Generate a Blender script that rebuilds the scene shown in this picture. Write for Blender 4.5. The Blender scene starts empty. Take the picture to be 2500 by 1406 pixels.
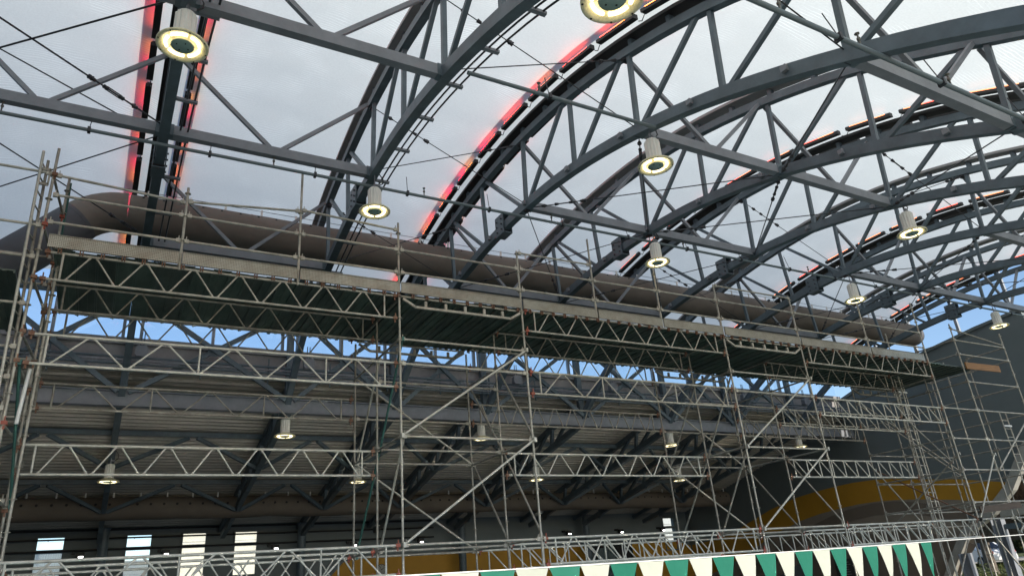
import bpy, math, random
from mathutils import Vector, Matrix
random.seed(7)
D = bpy.data
SC = bpy.context.scene
COL = SC.collection

# ------------------------------------------------------------------ camera
EYE = 1.6                                   # eye height above the pool deck; z below is given from the deck
cam_d = D.cameras.new('camera'); cam = D.objects.new('camera', cam_d); COL.objects.link(cam)
CW = ((0.87511238, 0.12641373, 0.46711657), (-0.47790032, 0.37753689, 0.79314386), (-0.07608946, -0.91732517, 0.39080037))
M = Matrix(((CW[0][0], -CW[0][1], -CW[0][2], 0), (CW[1][0], -CW[1][1], -CW[1][2], 0), (CW[2][0], -CW[2][1], -CW[2][2], EYE), (0, 0, 0, 1)))
cam.matrix_world = M
cam_d.sensor_width = 36; cam_d.lens = 36 * 1733.77 / 2500
cam_d.clip_start = 0.05; cam_d.clip_end = 3000
SC.camera = cam

# ------------------------------------------------------------------ sky, sun, exposure
SUN_EL, SUN_AZ = math.radians(30), math.radians(174)     # azimuth clockwise from +y: behind the camera
w = D.worlds.new('World'); SC.world = w; w.use_nodes = True
nt = w.node_tree; bg = nt.nodes['Background']
sky = nt.nodes.new('ShaderNodeTexSky'); sky.sky_type = 'NISHITA'; sky.sun_disc = False
sky.sun_elevation = SUN_EL; sky.sun_rotation = SUN_AZ
sky.air_density = 1.0; sky.dust_density = 0.5; sky.ozone_density = 2.4
nt.links.new(sky.outputs[0], bg.inputs[0]); bg.inputs[1].default_value = 0.15
sun_d = D.lights.new('sun', 'SUN'); sun_d.energy = 4.6; sun_d.angle = math.radians(0.5); sun_d.color = (1, .93, .82)
sun = D.objects.new('sun', sun_d); COL.objects.link(sun)
sd = Vector((math.sin(SUN_AZ) * math.cos(SUN_EL), math.cos(SUN_AZ) * math.cos(SUN_EL), math.sin(SUN_EL)))
sun.rotation_euler = sd.to_track_quat('Z', 'Y').to_euler(); sun.location = (0, -20, 30)
SC.view_settings.view_transform = 'Standard'; SC.view_settings.look = 'None'
SC.view_settings.gamma = 1; SC.view_settings.use_curve_mapping = False
SC.view_settings.exposure = 0.45
SC.cycles.max_bounces = 10; SC.cycles.diffuse_bounces = 5; SC.cycles.transparent_max_bounces = 12
SC.cycles.sample_clamp_indirect = 30; SC.cycles.caustics_reflective = True; SC.cycles.blur_glossy = 0.0

# ------------------------------------------------------------------ materials
def mat(name, col=(.5, .5, .5), rough=.6, metal=0., var=0., vscale=4., col2=None, bump=0., bscale=30., stretch=(1, 1, 1), spec=.5, detail=6):
    m = D.materials.new(name); m.use_nodes = True; t = m.node_tree; b = t.nodes['Principled BSDF']
    b.inputs['Roughness'].default_value = rough; b.inputs['Metallic'].default_value = metal
    b.inputs['Base Color'].default_value = (*col, 1); b.inputs['Specular IOR Level'].default_value = spec
    if var or bump or col2:
        g = t.nodes.new('ShaderNodeNewGeometry'); mp = t.nodes.new('ShaderNodeMapping'); mp.inputs['Scale'].default_value = stretch
        t.links.new(g.outputs['Position'], mp.inputs[0])
    if var or col2:
        n = t.nodes.new('ShaderNodeTexNoise'); n.inputs['Scale'].default_value = vscale; n.inputs['Detail'].default_value = detail; n.inputs['Roughness'].default_value = .65
        t.links.new(mp.outputs[0], n.inputs['Vector'])
        r = t.nodes.new('ShaderNodeValToRGB'); r.color_ramp.elements[0].position = .35; r.color_ramp.elements[1].position = .68
        c2 = col2 or tuple(min(1, c * (1 + var)) for c in col); c1 = tuple(c * (1 - var) for c in col) if not col2 else col
        r.color_ramp.elements[0].color = (*c1, 1); r.color_ramp.elements[1].color = (*c2, 1)
        t.links.new(n.outputs[0], r.inputs[0]); t.links.new(r.outputs[0], b.inputs['Base Color'])
    if bump:
        n2 = t.nodes.new('ShaderNodeTexNoise'); n2.inputs['Scale'].default_value = bscale; n2.inputs['Detail'].default_value = 4
        t.links.new(mp.outputs[0], n2.inputs['Vector'])
        bp = t.nodes.new('ShaderNodeBump'); bp.inputs['Strength'].default_value = bump; bp.inputs['Distance'].default_value = .02
        t.links.new(n2.outputs[0], bp.inputs['Height']); t.links.new(bp.outputs[0], b.inputs['Normal'])
    return m

def emis(name, col, st):
    m = D.materials.new(name); m.use_nodes = True; b = m.node_tree.nodes['Principled BSDF']
    b.inputs['Base Color'].default_value = (*[c * .5 for c in col], 1)
    b.inputs['Emission Color'].default_value = (*col, 1); b.inputs['Emission Strength'].default_value = st
    return m

MT = {}
MT['steel'] = mat('slate_blue_paint', (.105, .138, .158), .45, var=.2, vscale=2.2, bump=.05, bscale=60)
MT['steel_light'] = mat('pale_slate_paint', (.225, .235, .255), .5, var=.14, vscale=2.5)
MT['galv'] = mat('weathered_galvanised_tube', (.60, .55, .46), .5, .3, col2=(.33, .29, .235), vscale=5, bump=.15, bscale=90)
MT['galv2'] = mat('dull_galvanised_tube', (.46, .42, .35), .52, .3, col2=(.24, .20, .16), vscale=6, bump=.15, bscale=90)
MT['galv_clean'] = mat('clean_galvanised_tube', (.68, .64, .55), .45, .25, col2=(.45, .41, .34), vscale=7, bump=.12, bscale=90)
MT['rust'] = mat('rusty_coupler', (.20, .075, .04), .75, .2, col2=(.30, .19, .13), vscale=20)
MT['redpaint'] = mat('red_painted_coupler', (.40, .075, .045), .6, .1, col2=(.28, .12, .08), vscale=20)
MT['green_tube'] = mat('green_painted_tube', (.05, .14, .115), .5, .2, var=.2)
MT['plank'] = mat('dark_steel_plank', (.15, .175, .145), .5, .2, col2=(.07, .085, .07), vscale=2.2, stretch=(1, .4, 1), bump=.15, bscale=40)
MT['plank2'] = mat('greenish_steel_plank', (.16, .205, .16), .48, .2, col2=(.075, .10, .08), vscale=3, stretch=(1, .4, 1), bump=.15, bscale=40)
MT['duct'] = mat('taupe_duct_fabric', (.235, .195, .162), .8, col2=(.165, .133, .11), vscale=.7, stretch=(.8, 1, 1.4), bump=.25, bscale=5)
MT['duct_dark'] = mat('charcoal_duct_fabric', (.125, .122, .13), .75, var=.15, vscale=1, bump=.2, bscale=4)
MT['duct2'] = mat('taupe_back_duct_fabric', (.17, .14, .11), .85, var=.12, vscale=.8, bump=.2, bscale=5)
MT['black'] = mat('black_plastic', (.012, .012, .013), .5)
MT['ledcase'] = mat('black_light_bar_casing', (.022, .019, .018), .55)
MT['white'] = mat('white_enamel', (.78, .76, .71), .4)
MT['lampwhite'] = mat('cream_lamp_housing', (.80, .77, .70), .45, var=.04, vscale=12)
MT['lampgreen'] = mat('green_lamp_plate', (.27, .38, .34), .4)
MT['amber'] = mat('prismatic_lamp_glass', (.86, .78, .50), .25, var=.15, vscale=40)
MT['cable'] = mat('dark_steel_rod', (.05, .05, .055), .45, .4)
MT['pipe'] = mat('painted_sprinkler_pipe', (.15, .185, .195), .45)
MT['brass'] = mat('dull_sprinkler_brass', (.16, .15, .13), .45, .5)
MT['wallgrey'] = mat('slate_green_wall_paint', (.17, .195, .195), .7, var=.06, vscale=.8)
MT['wallyellow'] = mat('ochre_wall_paint', (.54, .27, .022), .65, var=.06, vscale=.9)
MT['walltan'] = mat('taupe_wall_paint', (.30, .25, .195), .7, var=.06, vscale=.9)
MT['wallbrown'] = mat('brown_wall_paint', (.20, .158, .122), .7, var=.06, vscale=.9)
MT['walltrim'] = mat('pale_concrete_edge', (.40, .38, .34), .8, var=.15, vscale=3)
MT['deck'] = mat('ivory_metal_decking', (.52, .48, .40), .45, col2=(.40, .37, .31), vscale=1.2)
MT['sill'] = mat('grey_sill_cladding', (.30, .285, .28), .6, var=.08)
MT['mullion'] = mat('grey_window_frame', (.33, .35, .38), .45)
MT['concrete'] = mat('pale_pool_deck', (.48, .44, .37), .7, var=.1, vscale=1.5)
MT['low_bounce'] = mat('low_bounce_floor_colour', (.07, .065, .06), .5, var=.1)  # dark tone chosen to keep bounced light off the ceiling
MT['timber'] = mat('wet_orange_timber', (.42, .20, .055), .6, col2=(.28, .12, .03), vscale=4, stretch=(.5, 6, 6))
MT['timber_dark'] = mat('dark_wet_timber', (.10, .06, .035), .6, col2=(.055, .034, .02), vscale=4, stretch=(.5, 6, 6))
MT['bark'] = mat('grey_bark', (.16, .13, .10), .9, col2=(.07, .055, .045), vscale=8, bump=.8, bscale=20)
MT['road'] = mat('asphalt', (.06, .06, .06), .85, var=.2, vscale=6)
MT['path'] = mat('pale_path', (.36, .32, .26), .85, var=.12, vscale=4)
MT['lawn'] = mat('lawn_soil', (.05, .065, .02), .9, col2=(.10, .11, .03), vscale=1.5)
MT['stucco'] = mat('cream_stucco', (.62, .57, .46), .8, var=.05, vscale=2)
MT['stucco2'] = mat('pale_grey_siding', (.50, .50, .48), .7, var=.05)
MT['carpaint'] = mat('white_car_paint', (.74, .74, .74), .25)
MT['carglass'] = mat('dark_car_glass', (.02, .022, .025), .08)
MT['rubber'] = mat('tyre_rubber', (.02, .02, .02), .8)
MT['redlens'] = mat('red_tail_lens', (.5, .02, .02), .2)
MT['signdark'] = mat('dark_sign_board', (.05, .047, .045), .5)
MT['signtext'] = mat('pale_sign_print', (.30, .29, .27), .6)
MT['sunlit_fence'] = mat('tan_fence_board', (.33, .25, .17), .8, var=.15, vscale=3)

def leafmat(name, c1, c2):
    m = D.materials.new(name); m.use_nodes = True; t = m.node_tree; b = t.nodes['Principled BSDF']
    g = t.nodes.new('ShaderNodeNewGeometry'); n = t.nodes.new('ShaderNodeTexNoise'); n.inputs['Scale'].default_value = 1.7; n.inputs['Detail'].default_value = 5
    t.links.new(g.outputs['Position'], n.inputs['Vector'])
    r = t.nodes.new('ShaderNodeValToRGB'); r.color_ramp.elements[0].position = .38; r.color_ramp.elements[1].position = .64
    r.color_ramp.elements[0].color = (*c1, 1); r.color_ramp.elements[1].color = (*c2, 1)
    t.links.new(n.outputs[0], r.inputs[0]); t.links.new(r.outputs[0], b.inputs['Base Color']); b.inputs['Roughness'].default_value = .6
    tr = t.nodes.new('ShaderNodeBsdfTranslucent'); t.links.new(r.outputs[0], tr.inputs[0])
    mx = t.nodes.new('ShaderNodeMixShader'); mx.inputs[0].default_value = .35
    t.links.new(b.outputs[0], mx.inputs[1]); t.links.new(tr.outputs[0], mx.inputs[2]); t.links.new(mx.outputs[0], t.nodes['Material Output'].inputs[0])
    return m
MT['leaf'] = leafmat('green_leaves', (.035, .055, .015), (.12, .13, .03))
MT['leaf_yellow'] = leafmat('yellow_green_leaves', (.07, .08, .015), (.22, .20, .04))
MT['leaf_brown'] = leafmat('dry_brown_leaves', (.14, .085, .05), (.30, .20, .13))
MT['grass'] = leafmat('grass_blades', (.06, .09, .02), (.17, .18, .05))

def clothmat(name, col, tfac):
    m = D.materials.new(name); m.use_nodes = True; t = m.node_tree; b = t.nodes['Principled BSDF']
    b.inputs['Base Color'].default_value = (*col, 1); b.inputs['Roughness'].default_value = .55
    g = t.nodes.new('ShaderNodeNewGeometry'); n = t.nodes.new('ShaderNodeTexNoise'); n.inputs['Scale'].default_value = 7
    t.links.new(g.outputs['Position'], n.inputs['Vector'])
    bp = t.nodes.new('ShaderNodeBump'); bp.inputs['Strength'].default_value = .25; bp.inputs['Distance'].default_value = .03
    t.links.new(n.outputs[0], bp.inputs['Height']); t.links.new(bp.outputs[0], b.inputs['Normal'])
    tr = t.nodes.new('ShaderNodeBsdfTranslucent'); tr.inputs[0].default_value = (*col, 1)
    mx = t.nodes.new('ShaderNodeMixShader'); mx.inputs[0].default_value = tfac
    t.links.new(b.outputs[0], mx.inputs[1]); t.links.new(tr.outputs[0], mx.inputs[2]); t.links.new(mx.outputs[0], t.nodes['Material Output'].inputs[0])
    return m
MT['curtain'] = clothmat('white_net_curtain', (.9, .89, .87), .85)
MT['flag_green'] = clothmat('green_pennant_vinyl', (.02, .20, .125), .35)
MT['flag_cream'] = clothmat('cream_pennant_vinyl', (.66, .67, .55), .35)

def membrane_mat():
    m = D.materials.new('translucent_roof_membrane'); m.use_nodes = True; t = m.node_tree
    for n in list(t.nodes):
        if n.type == 'BSDF_PRINCIPLED': t.nodes.remove(n)
    out = t.nodes['Material Output']
    g = t.nodes.new('ShaderNodeNewGeometry')
    # broad mottling
    n1 = t.nodes.new('ShaderNodeTexNoise'); n1.inputs['Scale'].default_value = .35; n1.inputs['Detail'].default_value = 3
    t.links.new(g.outputs['Position'], n1.inputs['Vector'])
    # fine frosting
    n2 = t.nodes.new('ShaderNodeTexNoise'); n2.inputs['Scale'].default_value = 28; n2.inputs['Detail'].default_value = 3
    t.links.new(g.outputs['Position'], n2.inputs['Vector'])
    # hair-line creases: warped wave bands, only their crests
    uv = t.nodes.new('ShaderNodeUVMap')
    mp = t.nodes.new('ShaderNodeMapping'); mp.inputs['Scale'].default_value = (1.1, 2.3, 1)
    t.links.new(uv.outputs[0], mp.inputs[0])
    w1 = t.nodes.new('ShaderNodeTexWave'); w1.wave_type = 'BANDS'; w1.bands_direction = 'Y'
    w1.inputs['Scale'].default_value = 1.9; w1.inputs['Distortion'].default_value = 11; w1.inputs['Detail'].default_value = 2.5; w1.inputs['Detail Scale'].default_value = .42
    t.links.new(mp.outputs[0], w1.inputs['Vector'])
    r1 = t.nodes.new('ShaderNodeValToRGB'); r1.color_ramp.elements[0].position = .9; r1.color_ramp.elements[1].position = 1.0
    t.links.new(w1.outputs['Fac'], r1.inputs[0])
    n3 = t.nodes.new('ShaderNodeTexNoise'); n3.inputs['Scale'].default_value = .8
    t.links.new(g.outputs['Position'], n3.inputs['Vector'])
    r3 = t.nodes.new('ShaderNodeValToRGB'); r3.color_ramp.elements[0].position = .5; r3.color_ramp.elements[1].position = .74
    t.links.new(n3.outputs[0], r3.inputs[0])
    mul = t.nodes.new('ShaderNodeMath'); mul.operation = 'MULTIPLY'; t.links.new(r1.outputs[0], mul.inputs[0]); t.links.new(r3.outputs[0], mul.inputs[1])
    def mth(op, a, b):
        x = t.nodes.new('ShaderNodeMath'); x.operation = op
        for i, v in enumerate((a, b)):
            if isinstance(v, (int, float)): x.inputs[i].default_value = v
            else: t.links.new(v, x.inputs[i])
        return x.outputs[0]
    v = mth('ADD', mth('MULTIPLY', n1.outputs[0], .06), mth('MULTIPLY', n2.outputs[0], .2))
    v = mth('ADD', v, .55)
    v = mth('ADD', v, mth('MULTIPLY', mul.outputs[0], .55))
    cc = t.nodes.new('ShaderNodeCombineColor')
    t.links.new(mth('MULTIPLY', v, .94), cc.inputs[0]); t.links.new(mth('MULTIPLY', v, 1.0), cc.inputs[1]); t.links.new(mth('MULTIPLY', v, .98), cc.inputs[2])
    tr = t.nodes.new('ShaderNodeBsdfTranslucent'); t.links.new(cc.outputs[0], tr.inputs[0])
    df = t.nodes.new('ShaderNodeBsdfPrincipled'); df.inputs['Base Color'].default_value = (.62, .63, .64, 1); df.inputs['Roughness'].default_value = .35
    mx = t.nodes.new('ShaderNodeMixShader'); mx.inputs[0].default_value = .4
    t.links.new(tr.outputs[0], mx.inputs[1]); t.links.new(df.outputs[0], mx.inputs[2])
    t.links.new(mx.outputs[0], out.inputs[0])
    return m
MT['membrane'] = membrane_mat()

def glassmat(name, tint, gl):
    m = D.materials.new(name); m.use_nodes = True; t = m.node_tree
    for n in list(t.nodes):
        if n.type == 'BSDF_PRINCIPLED': t.nodes.remove(n)
    tp = t.nodes.new('ShaderNodeBsdfTransparent'); tp.inputs[0].default_value = (*tint, 1)
    gs = t.nodes.new('ShaderNodeBsdfGlossy'); gs.inputs['Roughness'].default_value = .03
    mx = t.nodes.new('ShaderNodeMixShader'); mx.inputs[0].default_value = gl
    t.links.new(tp.outputs[0], mx.inputs[1]); t.links.new(gs.outputs[0], mx.inputs[2]); t.links.new(mx.outputs[0], t.nodes['Material Output'].inputs[0])
    return m
MT['glass'] = glassmat('clear_glazing', (.93, .96, .97), .05)

def toemat():
    m = mat('dimpled_aluminium_toe_board', (.50, .46, .38), .38, .6, col2=(.36, .31, .24), vscale=2.5)
    t = m.node_tree; b = t.nodes['Principled BSDF']
    g = t.nodes.new('ShaderNodeNewGeometry'); mp = t.nodes.new('ShaderNodeMapping'); mp.inputs['Scale'].default_value = (34, 1, 34)
    t.links.new(g.outputs['Position'], mp.inputs[0])
    v = t.nodes.new('ShaderNodeTexVoronoi'); v.inputs['Scale'].default_value = 1.0; v.inputs['Randomness'].default_value = .1
    t.links.new(mp.outputs[0], v.inputs['Vector'])
    r = t.nodes.new('ShaderNodeValToRGB'); r.color_ramp.elements[0].position = .12; r.color_ramp.elements[1].position = .3
    r.color_ramp.elements[0].color = (0, 0, 0, 1)
    t.links.new(v.outputs['Distance'], r.inputs[0])
    bp = t.nodes.new('ShaderNodeBump'); bp.inputs['Strength'].default_value = .9; bp.inputs['Distance'].default_value = .02
    t.links.new(r.outputs[0], bp.inputs['Height']); t.links.new(bp.outputs[0], b.inputs['Normal'])
    # punched holes are dark
    old = b.inputs['Base Color'].links[0].from_socket
    mx = t.nodes.new('ShaderNodeMix'); mx.data_type = 'RGBA'; mx.inputs[6].default_value = (.17, .145, .11, 1)
    t.links.new(r.outputs[0], mx.inputs[0]); t.links.new(old, mx.inputs[7]); t.links.new(mx.outputs[2], b.inputs['Base Color'])
    return m
MT['toe'] = toemat()

def watermat():
    m = D.materials.new('pool_water'); m.use_nodes = True; t = m.node_tree; b = t.nodes['Principled BSDF']
    b.inputs['Base Color'].default_value = (.02, .065, .075, 1); b.inputs['Roughness'].default_value = .09; b.inputs['IOR'].default_value = 2.2  # unseen pool, reflectivity raised above real water to light the rear ceiling
    g = t.nodes.new('ShaderNodeNewGeometry'); n = t.nodes.new('ShaderNodeTexNoise'); n.inputs['Scale'].default_value = 1.1; n.inputs['Detail'].default_value = 2
    t.links.new(g.outputs['Position'], n.inputs['Vector'])
    bp = t.nodes.new('ShaderNodeBump'); bp.inputs['Strength'].default_value = .12; bp.inputs['Distance'].default_value = .2
    t.links.new(n.outputs[0], bp.inputs['Height']); t.links.new(bp.outputs[0], b.inputs['Normal'])
    return m
MT['water'] = watermat()
LED = [emis('red_light_strip', (1, .008, .05), 17), emis('coral_light_strip', (1, .06, .03), 16), emis('orange_light_strip', (1, .18, .02), 13), emis('amber_light_strip', (1, .32, .03), 11)]
LEDFAR = [emis('dim_red_light_strip', (1, .10, .06), 2.2), emis('dim_orange_light_strip', (1, .26, .10), 2.2)]
MT['lampglow'] = emis('warm_lamp_tube', (1, .88, .55), 2.6)
MT['flood'] = emis('lit_floodlight_lens', (1, .98, .95), 6)

# ------------------------------------------------------------------ mesh builder
class MB:
    def __init__(s): s.v = []; s.f = []; s.sm = []
    def add(s, vs, fs, smooth=False):
        o = len(s.v); s.v += [tuple(v) for v in vs]
        for f in fs: s.f.append(tuple(i + o for i in f)); s.sm.append(smooth)
        return s
    def tube(s, p, q, r, n=8, r2=None, caps=True):
        p = Vector(p); q = Vector(q); d = q - p
        if d.length < 1e-6: return s
        d.normalize(); u = d.orthogonal().normalized(); w = d.cross(u); r2 = r if r2 is None else r2
        A = [p + (u * math.cos(a) + w * math.sin(a)) * r for a in (2 * math.pi * i / n for i in range(n))]
        B = [q + (u * math.cos(a) + w * math.sin(a)) * r2 for a in (2 * math.pi * i / n for i in range(n))]
        s.add(A + B, [(i, (i + 1) % n, n + (i + 1) % n, n + i) for i in range(n)], True)
        if caps: s.add(A, [tuple(range(n))[::-1]]); s.add(B, [tuple(range(n))])
        return s
    def path(s, pts, r, n=8):
        pts = [Vector(p) for p in pts]; rings = []; u = None
        for i, p in enumerate(pts):
            d = (pts[min(i + 1, len(pts) - 1)] - pts[max(i - 1, 0)]).normalized()
            u = d.orthogonal().normalized() if u is None else (u - d * u.dot(d)).normalized()
            w = d.cross(u); rr = r[i] if isinstance(r, (list, tuple)) else r
            rings.append([p + (u * math.cos(2 * math.pi * k / n) + w * math.sin(2 * math.pi * k / n)) * rr for k in range(n)])
        vs = [v for R_ in rings for v in R_]; fs = []
        for i in range(len(pts) - 1):
            for k in range(n): fs.append((i * n + k, i * n + (k + 1) % n, (i + 1) * n + (k + 1) % n, (i + 1) * n + k))
        s.add(vs, fs, True); s.add(rings[0], [tuple(range(n))[::-1]]); s.add(rings[-1], [tuple(range(n))])
        return s
    def beam(s, p, q, w, h, up=(0, 0, 1)):
        """rectangular bar from p to q: w across, h along 'up'"""
        p = Vector(p); q = Vector(q); d = (q - p).normalized(); up = Vector(up)
        side = d.cross(up)
        if side.length < 1e-4: side = d.cross(Vector((0, 1, 0)))
        side.normalize(); u2 = side.cross(d).normalized()
        c = [(-w / 2, -h / 2), (w / 2, -h / 2), (w / 2, h / 2), (-w / 2, h / 2)]
        vs = [p + side * a + u2 * b for a, b in c] + [q + side * a + u2 * b for a, b in c]
        return s.add(vs, [(0, 1, 2, 3), (4, 7, 6, 5), (0, 4, 5, 1), (1, 5, 6, 2), (2, 6, 7, 3), (3, 7, 4, 0)])
    def chord(s, pts, w, h):
        """rectangular bar bent through pts lying in a near-vertical plane along y"""
        vs = []; n = len(pts); pts = [Vector(p) for p in pts]
        for i, p in enumerate(pts):
            d = (pts[min(i + 1, n - 1)] - pts[max(i - 1, 0)]).normalized(); side = d.cross(Vector((0, 0, 1))).normalized(); u = side.cross(d)
            vs += [p - side * w / 2 - u * h / 2, p + side * w / 2 - u * h / 2, p + side * w / 2 + u * h / 2, p - side * w / 2 + u * h / 2]
        fs = [(0, 1, 2, 3), ((n - 1) * 4 + 3, (n - 1) * 4 + 2, (n - 1) * 4 + 1, (n - 1) * 4)]
        for i in range(n - 1):
            a = i * 4; b = a + 4
            for k in range(4): fs.append((a + k, b + k, b + (k + 1) % 4, a + (k + 1) % 4))
        return s.add(vs, fs)
    def box(s, c, d, rz=0.):
        cx, cy, cz = c; a, b, e = d[0] / 2, d[1] / 2, d[2] / 2; co, si = math.cos(rz), math.sin(rz)
        vs = [(cx + x * co - y * si, cy + x * si + y * co, cz + z) for z in (-e, e) for x, y in ((-a, -b), (a, -b), (a, b), (-a, b))]
        return s.add(vs, [(3, 2, 1, 0), (4, 5, 6, 7), (0, 1, 5, 4), (1, 2, 6, 5), (2, 3, 7, 6), (3, 0, 4, 7)])
    def lathe(s, c, prof, n=20, smooth=True):
        cx, cy, cz = c; vs = []
        for r, z in prof:
            vs += [(cx + r * math.cos(2 * math.pi * k / n), cy + r * math.sin(2 * math.pi * k / n), cz + z) for k in range(n)]
        fs = []
        for i in range(len(prof) - 1):
            for k in range(n): fs.append((i * n + k, i * n + (k + 1) % n, (i + 1) * n + (k + 1) % n, (i + 1) * n + k))
        return s.add(vs, fs, smooth)
    def mesh(s, name):
        me = D.meshes.new(name); me.from_pydata(s.v, [], s.f); me.polygons.foreach_set('use_smooth', s.sm); me.update(); return me

def tag(o, label=None, cat=None, group=None, kind=None):
    if label: o['label'] = label
    if cat: o['category'] = cat
    if group: o['group'] = group
    if kind: o['kind'] = kind
    return o
def link_mesh(name, me, m, parent=None):
    if m is not None and not me.materials: me.materials.append(m)
    o = D.objects.new(name, me); COL.objects.link(o)
    if parent is not None:
        o.parent = parent
        L = Vector(parent.get('base', (0, 0, 0))); o.matrix_parent_inverse = Matrix.Translation(-L)
        o['base'] = (0., 0., 0.)
    return o
def part(name, mb, m, parent):
    """part or sub-part: vertices are in world coordinates"""
    o = D.objects.new(name, mb.mesh(name)); o.data.materials.append(m if not isinstance(m, str) else MT[m]); COL.objects.link(o)
    o.parent = parent; b = parent.get('base')
    if b is not None: o.matrix_parent_inverse = Matrix.Translation(-Vector(b))
    return o
def thing(name, base, label, cat, group=None):
    o = D.objects.new(name, None); COL.objects.link(o); o.location = base; o['base'] = tuple(float(x) for x in base); o.empty_display_size = .3
    return tag(o, label, cat, group)
def solid(name, mb, m, label=None, cat=None, group=None, kind=None):
    o = D.objects.new(name, mb.mesh(name)); o.data.materials.append(m if not isinstance(m, str) else MT[m]); COL.objects.link(o)
    return tag(o, label, cat, group, kind)
def copy_tree(o, off, label=None):
    """copy of a thing, its parts and sub-parts, shifted by off"""
    c = o.copy(); COL.objects.link(c); c.location = Vector(o.location) + Vector(off)
    if label: c['label'] = label
    for a in list(o.children):
        ca = a.copy(); COL.objects.link(ca); inv = a.matrix_parent_inverse.copy(); ca.parent = c; ca.matrix_parent_inverse = inv
        for b in list(a.children):
            cb = b.copy(); COL.objects.link(cb); cb.parent = ca
    return c
ORD = ['first', 'second', 'third', 'fourth', 'fifth', 'sixth', 'seventh', 'eighth', 'ninth', 'tenth', 'eleventh', 'twelfth']
def V(x, y, z): return Vector((x, y, z + EYE))       # z measured from eye level

# ------------------------------------------------------------------ ground and water
gx = MB(); gx.add([(-600, -600, -.45), (600, -600, -.45), (600, 600, -.45), (-600, 600, -.45)], [(0, 1, 2, 3)])
solid('ground', gx, 'lawn', kind='structure')
px0, px1, py0, py1 = -20, 30.5, 2.2, 21.5
dk = MB()
for a, b, c, d in ((-30, 32, -14, py0), (-30, px0, py0, py1), (px1, 32, py0, py1)):
    dk.box(((a + b) / 2, (c + d) / 2, -.2), (b - a, d - c, .4))
fl = MB(); fl.box((1, (py1 + 35.5) / 2, -.2), (62, 35.5 - py1, .4)); solid('low_bounce_floor', fl, 'low_bounce', kind='structure')  # unseen far floor, coloured dark to cut light bounced to the ceiling
solid('pool_deck', dk, 'concrete', kind='structure')  # unseen deck, coloured pale to bounce sunlight onto the scaffold
pw = MB(); pw.add([(px0, py0, -.18), (px1, py0, -.18), (px1, py1, -.18), (px0, py1, -.18)], [(0, 1, 2, 3)])
solid('pool_water', pw, 'water', kind='structure')

# ------------------------------------------------------------------ roof geometry (z from eye level)
def interp(tab, y):
    for (a, b), (c, d) in zip(tab, tab[1:]):
        if y <= c or (c, d) == tab[-1]:
            return b + (d - b) * (y - a) / (c - a)
def smooth(tab):
    # Catmull-Rom through the table
    def f(y):
        n = len(tab); i = 0
        while i < n - 2 and y > tab[i + 1][0]: i += 1
        x0, x1 = tab[i][0], tab[i + 1][0]; t = (y - x0) / (x1 - x0)
        p1, p2 = tab[i][1], tab[i + 1][1]
        m1 = (p2 - tab[i - 1][1]) / (x1 - tab[i - 1][0]) * (x1 - x0) if i > 0 else p2 - p1
        m2 = (tab[i + 2][1] - p1) / (tab[i + 2][0] - x0) * (x1 - x0) if i < n - 2 else p2 - p1
        return (2 * t**3 - 3 * t**2 + 1) * p1 + (t**3 - 2 * t**2 + t) * m1 + (-2 * t**3 + 3 * t**2) * p2 + (t**3 - t**2) * m2
    return f
Y0 = 1.4
ZB = smooth([(-2.6, 1.7), (0, 3.79), (2.4, 5.34), (4.3, 6.35), (6.45, 7.29), (8.6, 7.98), (10.75, 8.43), (12.9, 8.62), (15.05, 8.55), (17.2, 8.28), (19.35, 7.85), (20.5, 7.35), (21.5, 6.7), (22.5, 5.95)])
ZT = smooth([(-2.6, 3.9), (0, 5.7), (2.4, 7.1), (4.3, 8.1), (6.45, 9.12), (8.6, 9.84), (10.75, 10.32), (12.9, 10.54), (15.05, 10.52), (17.2, 10.32), (19.35, 9.9), (22.7, 9.0)])
TR = [(-3.85, 0), (.15, -.005), (4.3, .044), (8.2, .004), (12.0, -.03), (16.0, -.006), (20.1, .02), (24.05, -.02), (28.1, 0.), (31.8, 0.)]
def TX(i, y): return TR[i][0] + TR[i][1] * (y - 13)
YC = 22.6                                    # clerestory plane
NODES = [2.15, 4.3, 6.45, 8.6, 10.75, 12.9, 15.05, 17.2, 19.35, 21.5]
LEDT = {1, 3, 5, 7, 9}
def ztr(y): return 6.62 - .235 * (y - 22.3)      # top chord of the lower roof trusses
def zbr(y): return 5.75 - .235 * (y - 22.6)      # bottom chord
WALLX = 32.2; YW = 35.6

# ------------------------------------------------------------------ walls
fw = thing('far_wall', (11, YW, 0), 'grey wall with ochre stripe and small windows behind the scaffold, under the lower roof', 'wall')
wins = [(-4.9, -3.95), (-2.1, -1.12), (1.1, 2.08), (3.26, 4.25), (5.42, 6.42), (30.25, 31.15)]
cols = []
x = -14.
wallm = MB()
segs = sorted(wins)
WZ0, WZ1 = 1.55, 3.42
for a, b in segs:
    wallm.box(((x + a) / 2, YW + .12, EYE + .9), (a - x, .24, 8.0)); 
    wallm.box(((a + b) / 2, YW + .12, (EYE + WZ0 - 2.4) / 2 - .04), (b - a, .24, EYE + WZ0 + 2.4 + .08 - 0.0))
    wallm.box(((a + b) / 2, YW + .12, (EYE + WZ1 + 6.5) / 2), (b - a, .24, 6.5 - EYE - WZ1))
    x = b
wallm.box(((x + WALLX) / 2, YW + .12, EYE + .9), (WALLX - x, .24, 8.0))
part('wall_face', wallm, 'wallgrey', fw)
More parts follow.
